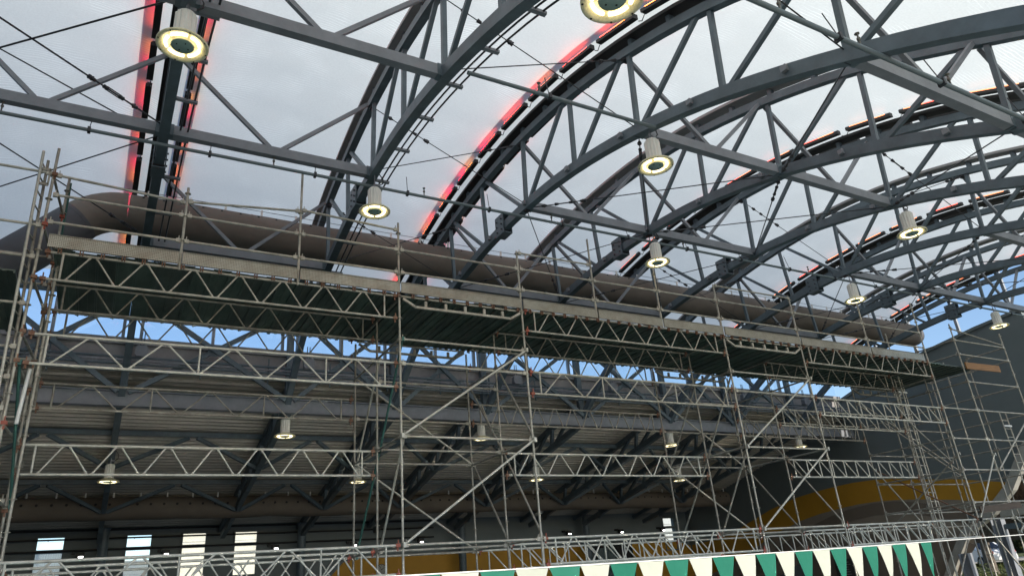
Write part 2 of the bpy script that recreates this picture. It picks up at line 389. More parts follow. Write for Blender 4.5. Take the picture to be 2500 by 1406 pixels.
# door glazing 'opening' is a framed unit set on the wall; ochre dado is a raised painted board
st = MB()
def stripx(poly, y, t, mb):
    n = len(poly); vs = [(a, y, b + EYE) for a, b in poly] + [(a, y - t, b + EYE) for a, b in poly]
    fs = [tuple(range(n, 2 * n)), tuple(range(n))[::-1]] + [(i, (i + 1) % n, n + (i + 1) % n, n + i) for i in range(n)]
    mb.add(vs, fs)
stripx([(8.4, -.2), (10.9, -.2), (24.4, -.2), (24.4, 2.06), (11.0, 2.0), (10.4, 1.85)], YW - .004, .02, st)
stripx([(27.7, -.2), (WALLX, -.2), (WALLX, 1.75), (30.8, 2.1), (27.7, 2.1)], YW - .004, .02, st)
part('ochre_stripe', st, 'wallyellow', fw)
for i, (a, b) in enumerate(wins):
    f = MB(); d = .07
    for z in (WZ0, WZ1): f.box(((a + b) / 2, YW - .01, EYE + z), (b - a + .1, .1, d))
    for xx in (a, b): f.box((xx, YW - .01, EYE + (WZ0 + WZ1) / 2), (d, .1, WZ1 - WZ0 - d))
    f.box(((a + b) / 2, YW - .01, EYE + 2.86), (b - a - d, .1, .14))
    wf = part('window', f, 'wallgrey', fw)
    g = MB(); g.box(((a + b) / 2, YW + .05, EYE + (WZ0 + WZ1) / 2), (b - a - .02, .012, WZ1 - WZ0 - .02)); part('pane', g, 'glass', wf)
    g = MB(); hh = (1.25 if i != 2 else .85) if i < 5 else 1.8
    cv = [(a + .03 + (b - a - .06) * q / 40, YW + .16 + .012 * math.sin(q * 1.7 + i) + .006 * math.sin(q * 3.1)) for q in range(41)]
    g.add([(p, q, EYE + WZ0 + .02) for p, q in cv] + [(p, q, EYE + WZ0 + hh) for p, q in cv], [(q, q + 1, 42 + q, 41 + q) for q in range(40)], True)
    if i in (1, 2): part('curtain', g, 'curtain', wf)
# glazed door with foliage behind: black frame, three lights
f = MB(); x0, x1, z0, z1 = 24.45, 27.65, -1.6, 2.12
f.box(((x0 + x1) / 2, YW - .02, EYE + z1 - .12), (x1 - x0, .14, .26))
for xx in (x0 + .07, 25.05, 26.45, x1 - .07): f.box((xx, YW - .02, EYE + (z0 + z1) / 2 - .13), (.14 if xx < 25 or xx > 27 else .09, .14, z1 - z0 - .26))
f.box((27.0, YW - .02, EYE + .3), (1.05, .1, 3.3))
dr = part('glazed_door', f, 'black', fw)
for a, b in ((24.6, 25.0), (25.1, 26.4)):
    g = MB(); g.box(((a + b) / 2, YW - .03, EYE + .3), (b - a, .012, 3.2)); part('pane', g, 'leaf_yellow' if False else 'glass', dr)
# columns against the far wall
for i, lab in ((1, 'round steel column on the far wall left of the windows pair'), (3, 'round dark column on the far wall beside the clock and ochre stripe'), (5, 'round dark column on the far wall left of the glazed door'), (7, 'round dark column on the far wall left of the end window')):
    xx = {1: .25, 3: 8.25, 5: 16.35, 7: 24.1}[i]
    t = MB(); t.tube((xx, 34.9, 0), (xx, 34.9, 5.2), .19, 16); t.box((xx, 34.9, .02), (.5, .5, .04)); t.box((xx, 34.9, 5.22), (.45, .45, .04))
    lab2 = {1: 'round steel column at the far wall between the first two small windows', 3: lab, 5: lab, 7: lab}[i]
    solid('round_column', t, 'steel', lab2, 'column', 'round columns at the far wall')
# clock
ck = thing('wall_clock', (12.28, YW - .06, EYE + 1.42), 'round pale wall clock on the ochre stripe behind the scaffold', 'clock')
def discy(c, r0, r1, y, t, n=24):
    m = MB(); vs = []
    for yy in (y, y - t):
        vs += [(c[0] + r1 * math.cos(2 * math.pi * k / n), yy, c[1] + EYE + r1 * math.sin(2 * math.pi * k / n)) for k in range(n)]
    fs = [tuple(range(n, 2 * n)), tuple(range(n))[::-1]] + [(k, n + k, n + (k + 1) % n, (k + 1) % n) for k in range(n)]
    m.add(vs, fs); return m
part('rim', discy((12.28, 1.42), 0, .27, YW - .03, .05), 'black', ck)
part('face', discy((12.28, 1.42), 0, .245, YW - .081, .006), 'walltrim', ck)
h = MB(); h.beam((12.28, YW - .095, EYE + 1.42), (12.40, YW - .095, EYE + 1.52), .02, .006, (0, 1, 0)); h.beam((12.28, YW - .095, EYE + 1.42), (12.20, YW - .095, EYE + 1.60), .015, .006, (0, 1, 0)); part('hand', h, 'black', ck)
h = MB()
for k in range(12):
    a = k * math.pi / 6; h.box((12.28 + .2 * math.cos(a), YW - .091, EYE + 1.42 + .2 * math.sin(a)), (.02, .006, .04))
part('hour_mark', h, 'black', ck)
# floodlights on the far wall
FL = [(-.51, 2.65, 'between the first two lit windows'), (2.65, 2.62, 'between the second and third lit windows'), (7.19, 2.65, 'right of the fourth lit window'), (10.85, 2.64, 'above the clock'),
      (14.3, 2.66, 'behind the first scaffold bay'), (23.2, 2.75, 'left of the glazed door, by the round column'), (26.86, 2.72, 'above the glazed door'), (30.02, 2.73, 'beside the end window')]
for xx, zz, d in FL:
    t = thing('floodlight', (xx, YW - .2, zz + EYE), 'black floodlight on the far wall, ' + d, 'floodlight', 'floodlights on the far wall')
    m = MB(); m.box((xx, YW - .22, zz + EYE), (.30, .14, .22)); m.box((xx - .25, YW - .1, zz + EYE + .1), (.12, .2, .1)); part('housing', m, 'black', t)
    m = MB(); m.box((xx + .03, YW - .295, zz + EYE - .06), (.17, .012, .06)); part('lens', m, 'flood', t)
# conduits across the far wall
for zz, d in ((3.62, 'above the lit windows'), (3.28, 'across the window tops'), (2.84, 'across the middle of the lit windows')):
    m = MB(); m.tube((-12, YW - .25, zz + EYE), (15, YW - .25, zz + EYE), .035)
    for k in range(9): m.box((-11 + k * 3.1, YW - .13, zz + EYE), (.05, .25, .05))
    solid('wall_conduit', m, 'black', 'thin dark conduit running along the far wall ' + d, 'conduit', 'conduits on the far wall')

# end wall with painted waves
ew = thing('end_wall', (WALLX, 25, 0), 'tall slate grey end wall painted with an ochre wave, right side', 'wall')
right = [(13.6, 9.0), (13.2, 6.2), (14.2, 4.6), (15.3, 3.6), (16.3, 2.3), (17.3, 1.5), (18.6, .8), (19.4, -.2), (20.1, -1.2), (20.6, -2.0)]
topl = [(36, 4.6), (30, 5.6), (24.5, 7.0), (22.9, 7.5), (21.7, 7.84), (19.8, 8.25), (17.85, 8.55), (15.5, 8.85)]
def wallpoly(pts, xf, t):
    n = len(pts); m = MB(); vs = [(xf, y, z + EYE) for y, z in pts] + [(xf + t, y, z + EYE) for y, z in pts]
    m.add(vs, [tuple(range(n)), tuple(range(n, 2 * n))[::-1]] + [(i, n + i, n + (i + 1) % n, (i + 1) % n) for i in range(n)])
    bad = m.mesh('x'); return m
part('wall_face', wallpoly(topl + right + [(36, -2.0)], WALLX, .3), 'wallgrey', ew)
ytop = [(17.0, 2.72), (18.2, 2.95), (19.8, 3.2), (21.0, 3.42), (22.2, 3.56), (23.3, 3.6), (24.3, 3.58), (25.6, 3.5), (26.9, 3.38), (28.8, 3.0), (30.2, 2.6), (31.5, 2.22), (33.2, 1.9), (35.4, 1.75)]
ybot = [(17.3, 1.92), (18.6, 2.15), (20.1, 2.37), (21.2, 2.5), (22.2, 2.57), (23.3, 2.58), (24.4, 2.52), (25.7, 2.4), (27.0, 2.2), (28.8, 1.75), (30.3, 1.2), (31.6, .75), (33.3, .2), (35.4, -.2)]
ytop[0] = (16.2, 2.5); ybot[0] = (17.0, 1.8)
part('ochre_wave', wallpoly(ytop + ybot[::-1], WALLX - .012, .01), 'wallyellow', ew)
b1 = [(a, b - .005) for a, b in ybot]
b2 = [(18.3, 1.05), (19.3, 1.45), (20.3, 1.72), (21.4, 1.92), (22.6, 1.97), (23.8, 1.88), (25.0, 1.68), (26.2, 1.38), (27.4, 1.0), (28.8, .5), (30.3, -.1), (31.6, -.6), (33.3, -1.2), (35.4, -1.9)]
part('taupe_wave', wallpoly(b1 + [(a, b + .55) for a, b in b2[::-1]], WALLX - .0115, .0095), 'walltan', ew)
part('brown_wave', wallpoly([(a, b + .545) for a, b in b2] + b2[::-1], WALLX - .0125, .0105), 'wallbrown', ew)
part('lower_taupe_wave', wallpoly([(a, b - .005) for a, b in b2] + [(a, max(b - .75, -1.95)) for a, b in b2[:13][::-1]], WALLX - .0112, .0092), 'walltan', ew)
low = [(a, b - .755) for a, b in b2[:9]]
part('base_paint', wallpoly(low + [(27.4, -1.95), (20.5, -1.95)], WALLX - .0128, .0108), 'wallbrown', ew)
tm = MB(); tm.chord([(WALLX - .1, a - .12, b + EYE) for a, b in right[2:]], .34, .34); part('edge_trim', tm, 'walltrim', ew)
cp = MB(); cp.chord([(WALLX + .12, a, b + EYE + .06) for a, b in topl[3:] + [(13.6, 9.0)]], .42, .12); part('coping', cp, 'wallgrey', ew)
# glazing posts between end wall and roof edge
for k, yy in enumerate((13.9, 16.2, 18.3, 20.2, 21.9)):
    m = MB(); zb_ = interp([(13.2, 9.0), (15.5, 8.85), (17.85, 8.55), (21.7, 7.84), (24, 7.1)], yy); m.box((WALLX + .05, yy, EYE + (zb_ + ZT(yy)) / 2 + .25), (.12, .12, ZT(yy) - zb_ + .45))
    solid('glazing_post', m, 'mullion', 'slim grey post standing on the end wall top, ' + ORD[k] + ' one from the right', 'post', 'posts on the end wall')


# left end wall of the hall and an added wall behind the camera that blocks low sky light
for nm, c, d in (('left', (-6.6, 18.6, 5.3), (.3, 34, 11.6)), ('front', (8, -11, 1.3), (52, .3, 3.5))):
    m = MB(); m.box(c, d); m.box((c[0], c[1], c[2] + d[2] / 2 + .05), (d[0] + .1, d[1] + .1, .1)); solid('hall_wall' if nm == 'left' else 'sky_blocking_wall', m, 'wallgrey' if nm == 'left' else 'wallbrown', 'slate grey wall closing the hall, outside the left edge' if nm == 'left' else 'brown added wall behind the viewer, blocking low sky light', 'wall')

# ------------------------------------------------------------------ lower roof behind the scaffold
lr = thing('lower_roof', (12, 29, EYE + 5), 'ivory corrugated metal roof decking sloping down to the far wall', 'roof')
xs = [-12, -7.9] + [TX(i, 28) for i in range(9)] + [WALLX - .02]
for a, b in zip(xs, xs[1:]):
    m = MB(); y = 22.9; pts = []
    k = 0
    while y < YW - .05:
        z0 = ztr(y) + .2
        pts += [(y, z0), (y + .085, z0 - .02), (y + .125, z0 + .06), (y + .21, z0 + .04)]
        y += .25
    vs = []; 
    for yy, z in pts: vs += [(a + .004, yy, z + EYE), (b - .004, yy, z + EYE)]
    m.add(vs, [(2 * i, 2 * i + 2, 2 * i + 3, 2 * i + 1) for i in range(len(pts) - 1)])
    part('deck_sheet', m, 'deck', lr)
m = MB(); m.beam((-12, 29.2, EYE + ztr(29.2) + .34), (WALLX - .02, 29.2, EYE + ztr(29.2) + .34), 13.4, .06, Vector((0, .235, 1))); part('insulation_board', m, 'walltrim', lr)
for i in range(0, 9):
    x = TX(i, 24)
    t = thing('lower_roof_truss', (x, 22.6, EYE + 5.7), f'slate blue truss carrying the lower metal roof, {ORD[i]} from the left', 'truss', 'trusses under the lower metal roof')
    m = MB(); m.beam((x, 22.55, EYE + zbr(22.55)), (x, 34.7, EYE + zbr(34.7) + .25), .18, .22); part('bottom_chord', m, 'steel', t)
    m = MB(); m.beam((x, 22.9, EYE + ztr(22.9)), (x, YW - .02, EYE + ztr(YW)), .18, .2); part('top_chord', m, 'steel', t)
    pn = [22.9 + 2.05 * k for k in range(6)]
    for k, y in enumerate(pn[:-1]):
        y2 = pn[k + 1]
        m = MB(); m.beam((x, y2, EYE + zbr(y2)), (x, y2 - .25, EYE + ztr(y2 - .25)), .12, .12, (0, 1, 0)); part('web_post', m, 'steel', t)
        m = MB(); m.beam((x, y + .1, EYE + ztr(y + .1)), (x, y2 - .1, EYE + zbr(y2 - .1)), .11, .11); part('web_diagonal', m, 'steel', t)
    if i < 8:
        xb = TX(i + 1, 24); xm = (x + xb) / 2
        for j, (ya, w) in enumerate(((26.6, 'upper'), (30.6, 'lower'))):
            q = thing('roof_knee_brace', (xm, ya, EYE + ztr(ya)), f'strut pair under the lower roof between its {ORD[i]} and {ORD[i+1]} trusses, {w} row', 'brace', 'strut pairs under the lower roof')
            for xe in (x, xb):
                m = MB(); m.beam((xm + (.12 if xe > xm else -.12), ya - .4, EYE + ztr(ya - .4) - .12), (xe + (-.1 if xe > xm else .1), ya + .5, EYE + zbr(ya + .5) + .05), .12, .12); part('strut', m, 'steel', q)
            m = MB(); m.beam((x + .1, ya - .4, EYE + ztr(ya - .4) - .02), (xb - .1, ya - .4, EYE + ztr(ya - .4) - .02), .1, .16); part('purlin', m, 'steel', q)
# long girder at the head of the lower roof
m = MB(); zz = EYE + 5.83
m.box((10, 22.42, zz + .21), (44, .22, .025)); m.box((10, 22.42, zz), (44, .02, .395)); m.box((10, 22.42, zz - .21), (44, .22, .025))
solid('long_girder', m, 'steel_light', 'long slate blue I-beam running across behind the scaffold under the clerestory', 'girder')

# clerestory
cl = thing('clerestory', (10, YC, EYE + 7.5), 'band of clerestory glazing with grey frames between the two roofs', 'window band')
m = MB(); m.box((10, YC + .22, EYE + 7.64), (44, .34, .2)); part('sill', m, 'sill', cl)
m = MB(); m.box((10, YC + .25, EYE + 7.36), (44, .2, .34)); part('spandrel', m, 'sill', cl)
m = MB(); m.box((10, YC + .2, EYE + 7.06), (44, .28, .24)); part('sill_beam', m, 'steel_light', cl)
m = MB(); m.box((10, YC + .2, EYE + 9.2), (44, .3, .3)); part('header', m, 'steel', cl)
for i in range(9):
    xa = TX(i, YC); xb = TX(i + 1, YC) if i < 8 else WALLX
    for xx in (xa - .18, (xa + xb) / 2, xa + .30):
        m = MB(); m.box((xx, YC + .25, EYE + 8.4), (.09, .12, 1.3)); part('mullion', m, 'mullion', cl)
    for a, b in ((xa + .35, (xa + xb) / 2 - .05), ((xa + xb) / 2 + .05, xb - .23)):
        m = MB(); m.box(((a + b) / 2, YC + .25, EYE + 8.4), (b - a, .012, 1.3)); part('pane', m, 'glass', cl)
for i in range(9):
    xa = TX(i, YC)
    m = MB(); m.box((xa + .02, YC - .02, EYE + 7.35), (.2, .2, 3.3)); 
    solid('clerestory_column', m, 'steel', f'square steel column in the clerestory band, {ORD[i]} from the left', 'column', 'columns in the clerestory band')
    if i < 8:
        xb = TX(i + 1, YC); t = thing('clerestory_cross_brace', ((xa + xb) / 2, YC - .2, EYE + 7.4), f'slate X-shaped bracing in the clerestory, {ORD[i]} bay from the left', 'bracing', 'cross braces in the clerestory')
        m = MB(); m.beam((xa + .15, YC - .22, EYE + 6.0), (xb - .12, YC - .22, EYE + 8.85), .1, .14); part('brace_bar', m, 'steel', t)
        m = MB(); m.beam((xa + .15, YC - .33, EYE + 8.85), (xb - .12, YC - .33, EYE + 6.0), .1, .14); part('brace_bar', m, 'steel', t)
        m = MB(); m.box(((xa + xb) / 2, YC - .275, EYE + 7.42), (.34, .02, .34), 0); part('gusset', m, 'steel', t)
# conduit rack
t = thing('conduit_rack', (10, 22.3, EYE + 6.85), 'rack of parallel grey conduits hung below the clerestory sill', 'conduit rack')
for k, zz in enumerate((7.02, 6.92, 6.82, 6.71, 6.62)):
    m = MB(); m.tube((-11, 22.28, EYE + zz), (WALLX - .1, 22.28, EYE + zz), .028 if k else .035); part('conduit', m, 'steel_light' if k % 2 else 'steel', t)
for k in range(22):
    m = MB(); xx = -9.6 + 1.95 * k; m.box((xx, 22.34, EYE + 6.9), (.04, .04, .8)); part('hanger', m, 'steel', t)
for xx, d in ((.45, 'first'), (5.24, 'second'), (12.9, 'third'), (17.3, 'fourth'), (24.6, 'fifth'), (28.6, 'sixth')):
    t = thing('loudspeaker', (xx, 22.1, EYE + 7.2), f'small grey box loudspeaker under the clerestory sill, {d} from the left', 'loudspeaker', 'loudspeakers under the clerestory')
    m = MB(); c = [(-.12, -.16), (.12, -.16), (.17, -.1), (.17, .1), (.12, .16), (-.12, .16), (-.17, .1), (-.17, -.1)]
    m.add([(xx + a, 22.0, EYE + 7.15 + b) for a, b in c] + [(xx + a * .9, 22.22, EYE + 7.15 + b * .9) for a, b in c], [tuple(range(8)), tuple(range(8, 16))[::-1]] + [(i, 8 + i, 8 + (i + 1) % 8, (i + 1) % 8) for i in range(8)])
    part('cabinet', m, 'steel_light', t)
    m = MB(); m.tube((xx - .04, 22.15, EYE + 7.3), (xx - .04, 22.15, EYE + 7.75), .015); m.tube((xx + .04, 22.15, EYE + 7.3), (xx + .04, 22.15, EYE + 7.75), .015); part('bracket', m, 'steel', t)

# ------------------------------------------------------------------ arched trusses and roof membrane
def arch(i, zf, ya, yb, dz=0, dx=0, st=.55):
    n = int((yb - ya) / st); return [V(TX(i, ya + (yb - ya) * k / n) + dx, ya + (yb - ya) * k / n, zf(ya + (yb - ya) * k / n) + dz) for k in range(n + 1)]
for i in range(10):
    t = thing('arched_truss', (TR[i][0], 13, EYE + 9), f'slate blue arched roof truss, {ORD[i]} from the left' + (', with lit red light bars' if i in LEDT else ''), 'roof truss', 'arched roof trusses')
    if i < 9: m = MB(); m.chord(arch(i, ZB, Y0, 22.5), .18, .215); part('bottom_chord', m, 'steel', t)
    m = MB(); m.chord(arch(i, ZT, Y0, 22.6), .17, .18); part('top_chord', m, 'steel', t)
    for k, y in enumerate(NODES if i < 9 else ()):
        a = V(TX(i, y), y, ZB(y)); yt = y - .12 * (1 if y < 13 else -1); b = V(TX(i, yt), yt, ZT(yt))
        if y < 21:
            m = MB(); m.beam(a, b, .085, .09, (0, 1, 0)); part('web_post', m, 'steel', t)
        y2 = NODES[k - 1] if y < 12 else (NODES[k + 1] if k < len(NODES) - 1 else None)
        if k == 0: y2 = None
        if y2:
            y2 += .12 if y < 12 else -.12
            m = MB(); m.beam(V(TX(i, y), y - .1 if y < 12 else y + .1, ZB(y)), V(TX(i, y2), y2, ZT(y2)), .085, .085); part('web_diagonal', m, 'steel', t)
        if 11 < y < 13:
            y2 = NODES[k - 1] + .12
            m = MB(); m.beam(V(TX(i, y), y - .1, ZB(y)), V(TX(i, y2), y2, ZT(y2)), .085, .085); part('web_diagonal', m, 'steel', t)
    g = MB(); g.chord(arch(i, ZT, Y0, 22.6, .29), .34, .07)
    part('gutter', g, 'sill' if i not in LEDT else 'ledcase', t)
    g = MB()
    for k in range(19):
        y = 1.8 + k * 1.09; g = MB(); g.box(V(TX(i, y), y, ZT(y) + .18), (.12, .1, .16)); part('gutter_stub', g, 'steel', t)
    if i == 1 or i == 2:
        # paired service rods clipped on the right side of the bottom chord
        for dx in (.27, .40):
            m = MB(); m.path([v for v in arch(i, ZB, 2.5, 19.5, .05, dx)], .018, 6); part('service_rod', m, 'cable', t)
        for k in range(12):
            y = 3.2 + k * 1.42; m = MB(); m.box(V(TX(i, y) + .27, y, ZB(y) + .02), (.36, .07, .05)); part('rod_clip', m, 'steel_light', t)
    y = 14.1; m = MB()
    for sx in (-.12, .12): m.box(V(TX(i, y) + sx, y, ZB(y) + .06), (.02, .42, .5))
    m.box(V(TX(i, y), y, ZB(y) + .325), (.26, .42, .03)); m.box(V(TX(i, y), y, ZB(y) - .2), (.26, .42, .03))
    if i < 9: part('splice_bracket', m, 'steel', t)
    for yy in (13.98, 14.22) if i < 9 else ():
        for zz in (-.1, .05, .2): m = MB(); m.tube(V(TX(i, yy) - .155, yy, ZB(y) + zz), V(TX(i, yy) + .155, yy, ZB(y) + zz), .022, 6); part('bolt', m, 'cable', t)
    if i in (3, 4, 5):
        for k in range(8):
            y = 5.2 + k * 1.9; 
            for s in (-.12, .12): m = MB(); m.box(V(TX(i, y) + s, y, ZB(y) + .02), (.08, .1, .1)); part('chord_clip', m, 'steel_light', t)
    if i in LEDT:
        for s in ((-1, 1) if i < 9 else (-1,)):
            if i in (1, 3): m = MB(); m.chord([v + Vector((s * (.49 if i == 1 else .43), 0, .62)) for v in arch(i, ZT, Y0 + .1, 22.5)], .30 if i == 1 else .15, .03); part('daylight_shade_strip', m, 'sill', t)  # added strips over the membrane block daylight so the bar glow looks richer
            for k in range(14):
                y = 2.2 + k * 1.38; L = 1.16
                if y + L > 21.6: break
                xo = TX(i, y) + s * .40
                a = V(xo, y, ZT(y) + .355); b = V(TX(i, y + L) + s * .40, y + L, ZT(y + L) + .355)
                m = MB(); cs = [(-.065, -.06), (.065, -.06), (.065, .015), (.03, .055), (-.065, .055)]; cs = [(s * p, q) for p, q in cs]
                m.add([a + Vector((p, 0, q)) for p, q in cs] + [b + Vector((p, 0, q)) for p, q in cs], [(0, 1, 2, 3, 4), (9, 8, 7, 6, 5)] + [(q, q + 5, (q + 1) % 5 + 5, (q + 1) % 5) for q in range(5)]); bar = part('light_bar', m, 'ledcase', t)
                o1 = Vector((s * .0665, 0, .0165)); o2 = Vector((s * .0315, 0, .0565))
                mid = a.lerp(b, .5); c = random.choice((0, 1, 1, 2, 2, 3)); c2 = random.choice((0, 0, 1, 1, 2, 2)); c, c2 = (LED[c], LED[c2]) if i < 4 else (LEDFAR[c // 2], LEDFAR[c2 // 2])
                m = MB(); a2, b2 = a.lerp(b, .1), a.lerp(b, .9); m.add([a2 + o1, mid + o1, mid + o2, a2 + o2], [(0, 1, 2, 3)]); part('light_strip', m, c, bar)
                m = MB(); m.add([mid + o1, b2 + o1, b2 + o2, mid + o2], [(0, 1, 2, 3)]); part('light_strip', m, c2, bar)
                m = MB(); m.path([b + Vector((-s * .03, 0, -.07)), b + Vector((-s * .02, .08, -.16)), b + Vector((-s * .05, .2, -.05))], .010, 5); part('feed_cable', m, 'black', bar)
for i in range(-1, 9):
    m = MB(); nu, nv = 12, 48; vs = []; uvs = []
    for a in range(nu + 1):
        u = a / nu
        for b in range(nv + 1):
            y = Y0 - .1 + (22.75 - Y0 + .1) * b / nv; x = (TX(i, y) if i >= 0 else -6.6) * (1 - u) + TX(i + 1, y) * u
            r = 4 * u * (1 - u)
            vs.append(V(x, y, ZT(y) + .335 + .34 * r ** .8 + .012 * math.sin(y * 5.3 + i) * r)); uvs.append((u * 4 + i * 3.7, (y * 1.0)))
    fs = [(a * (nv + 1) + b, (a + 1) * (nv + 1) + b, (a + 1) * (nv + 1) + b + 1, a * (nv + 1) + b + 1) for a in range(nu) for b in range(nv)]
    m.add(vs, fs, True)
    o = solid('roof_membrane', m, 'membrane', f'translucent white roof membrane panel stretched between the {ORD[i]} and {ORD[i + 1]} arched trusses' if i >= 0 else 'translucent white roof membrane panel at the left edge, left of the first arched truss', 'roof panel', 'roof membrane panels')
    ul = o.data.uv_layers.new(name='UVMap')
    for lp in o.data.loops: ul.data[lp.index].uv = uvs[lp.vertex_index]

# purlins with V struts
PUR = {4.3: (3, 4, 6), 8.6: (0, 1, 3, 4, 6, 7), 12.9: (0, 1, 3, 4, 6, 7, 8), 17.2: (1, 3, 4, 6), 21.4: ()}
ROW = {4.3: 'front', 8.6: 'second', 12.9: 'crown', 17.2: 'rear'}
for y, bays in PUR.items():
    for i in bays:
        xa, xb = TX(i, y) + .16, TX(i + 1, y) - .16; z = ZB(y) + .02; xm = (xa + xb) / 2
        t = thing('roof_purlin', (xm, y, z + EYE), f'slate box purlin between the {ORD[i]} and {ORD[i+1]} arched trusses, {ROW[y]} row', 'purlin', 'purlins between the arched trusses')
        m = MB(); m.beam(V(xa, y, z), V(xb, y, z), .15, .21); part('beam', m, 'steel_light', t)
        for xe, s in ((xa, 1), (xb, -1)):
            m = MB(); m.box(V(xe - s * .045, y, z), (.085, .16, .24)); part('connection_plate', m, 'steel', t)
            m = MB(); m.beam(V(xm - s * .12, y, z + .11), V(xe - s * .05, y + .05, ZT(y) - .05), .075, .08); part('strut', m, 'steel_light', t)
# sprinkler pipes
def pipe_run(pts, label, heads):
    t = thing('sprinkler_pipe', pts[0], label, 'pipe', 'sprinkler pipes under the roof')
    m = MB(); m.path(pts, .035, 8); part('pipe', m, 'pipe', t)
    a, b = Vector(pts[0]), Vector(pts[-1])
    for x in heads:
        f = (x - a.x) / (b.x - a.x); p = a.lerp(b, f)
        m = MB(); m.lathe(p, [(.014, .03), (.014, .11), (.026, .12), (.026, .15), (.012, .16), (.012, .21), (.034, .215), (.034, .225), (0, .225)], 8); part('sprinkler_head', m, 'brass', t)
    n = int((b - a).length / 2)
    for k in range(n):
        p = a.lerp(b, (k + .4) / n); m = MB(); m.box(p, (.05, .1, .1)); m.tube(p + Vector((0, 0, .03)), p + Vector((.03, .12, .5)), .008, 5); part('pipe_hanger', m, 'cable', t)
pipe_run([V(-6, 12.9, 8.3), V(31, 12.9, 8.34)], 'long grey sprinkler pipe running the hall length just below the crown purlins', [-2.4, 2.2, 5.5, 8.9, 13.2, 18.3, 22.6, 27])
pipe_run([V(4.25, 8.05, 7.65), V(8.1, 8.05, 7.67)], 'short grey sprinkler pipe between the third and fourth arched trusses', [5.6])
pipe_run([V(4.2, 3.85, 5.93), V(30, 3.85, 5.99)], 'grey sprinkler pipe crossing the upper right trusses near the roof front', [6.2, 7.65, 9.6])

# tie rods with turnbuckles
def rod(a, b, label, tb=.25, r=.014):
    a = Vector(a); b = Vector(b); d = (b - a).normalized(); L = (b - a).length
    t = thing('tie_rod', a.lerp(b, .5), label, 'tie rod', 'tie rods between the roof trusses')
    m = MB(); m.tube(a, b, r, 6); part('rod', m, 'cable', t)
    if tb:
        c = a + d * L * tb; s = d.orthogonal().normalized()
        m = MB()
        for k in (-1, 1): m.tube(c - d * .17 + s * .03 * k, c + d * .17 + s * .03 * k, .011, 6)
        m.tube(c - d * .22, c - d * .13, .04, 8, .028); m.tube(c + d * .13, c + d * .22, .028, 8, .04); part('turnbuckle', m, 'cable', t)
        for k in (-1, 1):
            m = MB(); e = c + d * .48 * k; m.tube(e - d * .07, e + d * .07, .03, 8, .045 if k > 0 else .02); m.box(e, (.06, .06, .06)); part('clevis', m, 'cable', t)
    for e in (a, b): m = MB(); m.box(e, (.12, .12, .1)); part('end_lug', m, 'cable', t)
def NB(i, y, dz=.0): return V(TX(i, y), y, ZB(y) + dz)
def NT(i, y, dz=.0): return V(TX(i, y), y, ZT(y) + dz)
def midrods():
    L = lambda i, s: f'tie rod, {ORD[i]} to {ORD[i+1]} arched truss, {s}'
    rod(NB(1, 8.7), NT(0, 8.7), L(0, 'falling to the right at the second purlin row'), .12)
    rod(NT(1, 8.7, -.1), NB(0, 8.7), L(0, 'rising to the right at the second purlin row'), .15)
    rod(NB(1, 12.9, .1), NB(0, 8.6), L(0, 'at bottom chord level slanting to the front'), .22, .016)
    rod(NB(1, 8.6, .1), NB(0, 12.9), L(0, 'at bottom chord level slanting to the rear'), .8, .016)
    rod(NB(1, 13.2), NT(0, 13.2, -.2), L(0, 'in the crown row, rising to the left'), 0)
    rod(NB(1, 17.0), NB(0, 13.0), L(0, 'at the rear, slanting over the brown duct bend'), .1)
    rod(NB(1, 13.0), NB(0, 17.0), L(0, 'at the rear, by the scaffold top'), .9)
    for i in (2, 5):
        for y, nm in ((4.3, 'front'), (8.6, 'second'), (12.9, 'crown'), (17.2, 'rear')):
            rod(NT(i, y, -.12), NB(i + 1, y, .05), L(i, f'falling to the right in the {nm} row'), .22, .011)
            rod(NB(i, y, .1), NT(i + 1, y, -.12), L(i, f'rising to the right in the {nm} row'), .88, .011)
    for i in (3, 4, 6, 7):
        if i + 1 > 8: continue
        rod(NB(i, 8.6, -.05), NB(i + 1, 12.9, -.05), L(i, 'at bottom chord level from second to crown row'), .16, .013)
        rod(NB(i, 12.9, -.05), NB(i + 1, 8.6, -.05), L(i, 'at bottom chord level from crown to second row'), .16, .013)
        if i in (3, 4): rod(NB(i, 4.3, -.05), NB(i + 1, 8.6, -.05), L(i, 'at bottom chord level from front to second row'), .85, .013)
        rod(NB(i, 12.9, -.1), NB(i + 1, 17.2, -.05), L(i, 'at bottom chord level from crown to rear row'), .8, .012)
        rod(NB(i, 17.2, -.1), NB(i + 1, 12.9, -.05), L(i, 'at bottom chord level from rear to crown row'), .2, .012)
midrods()

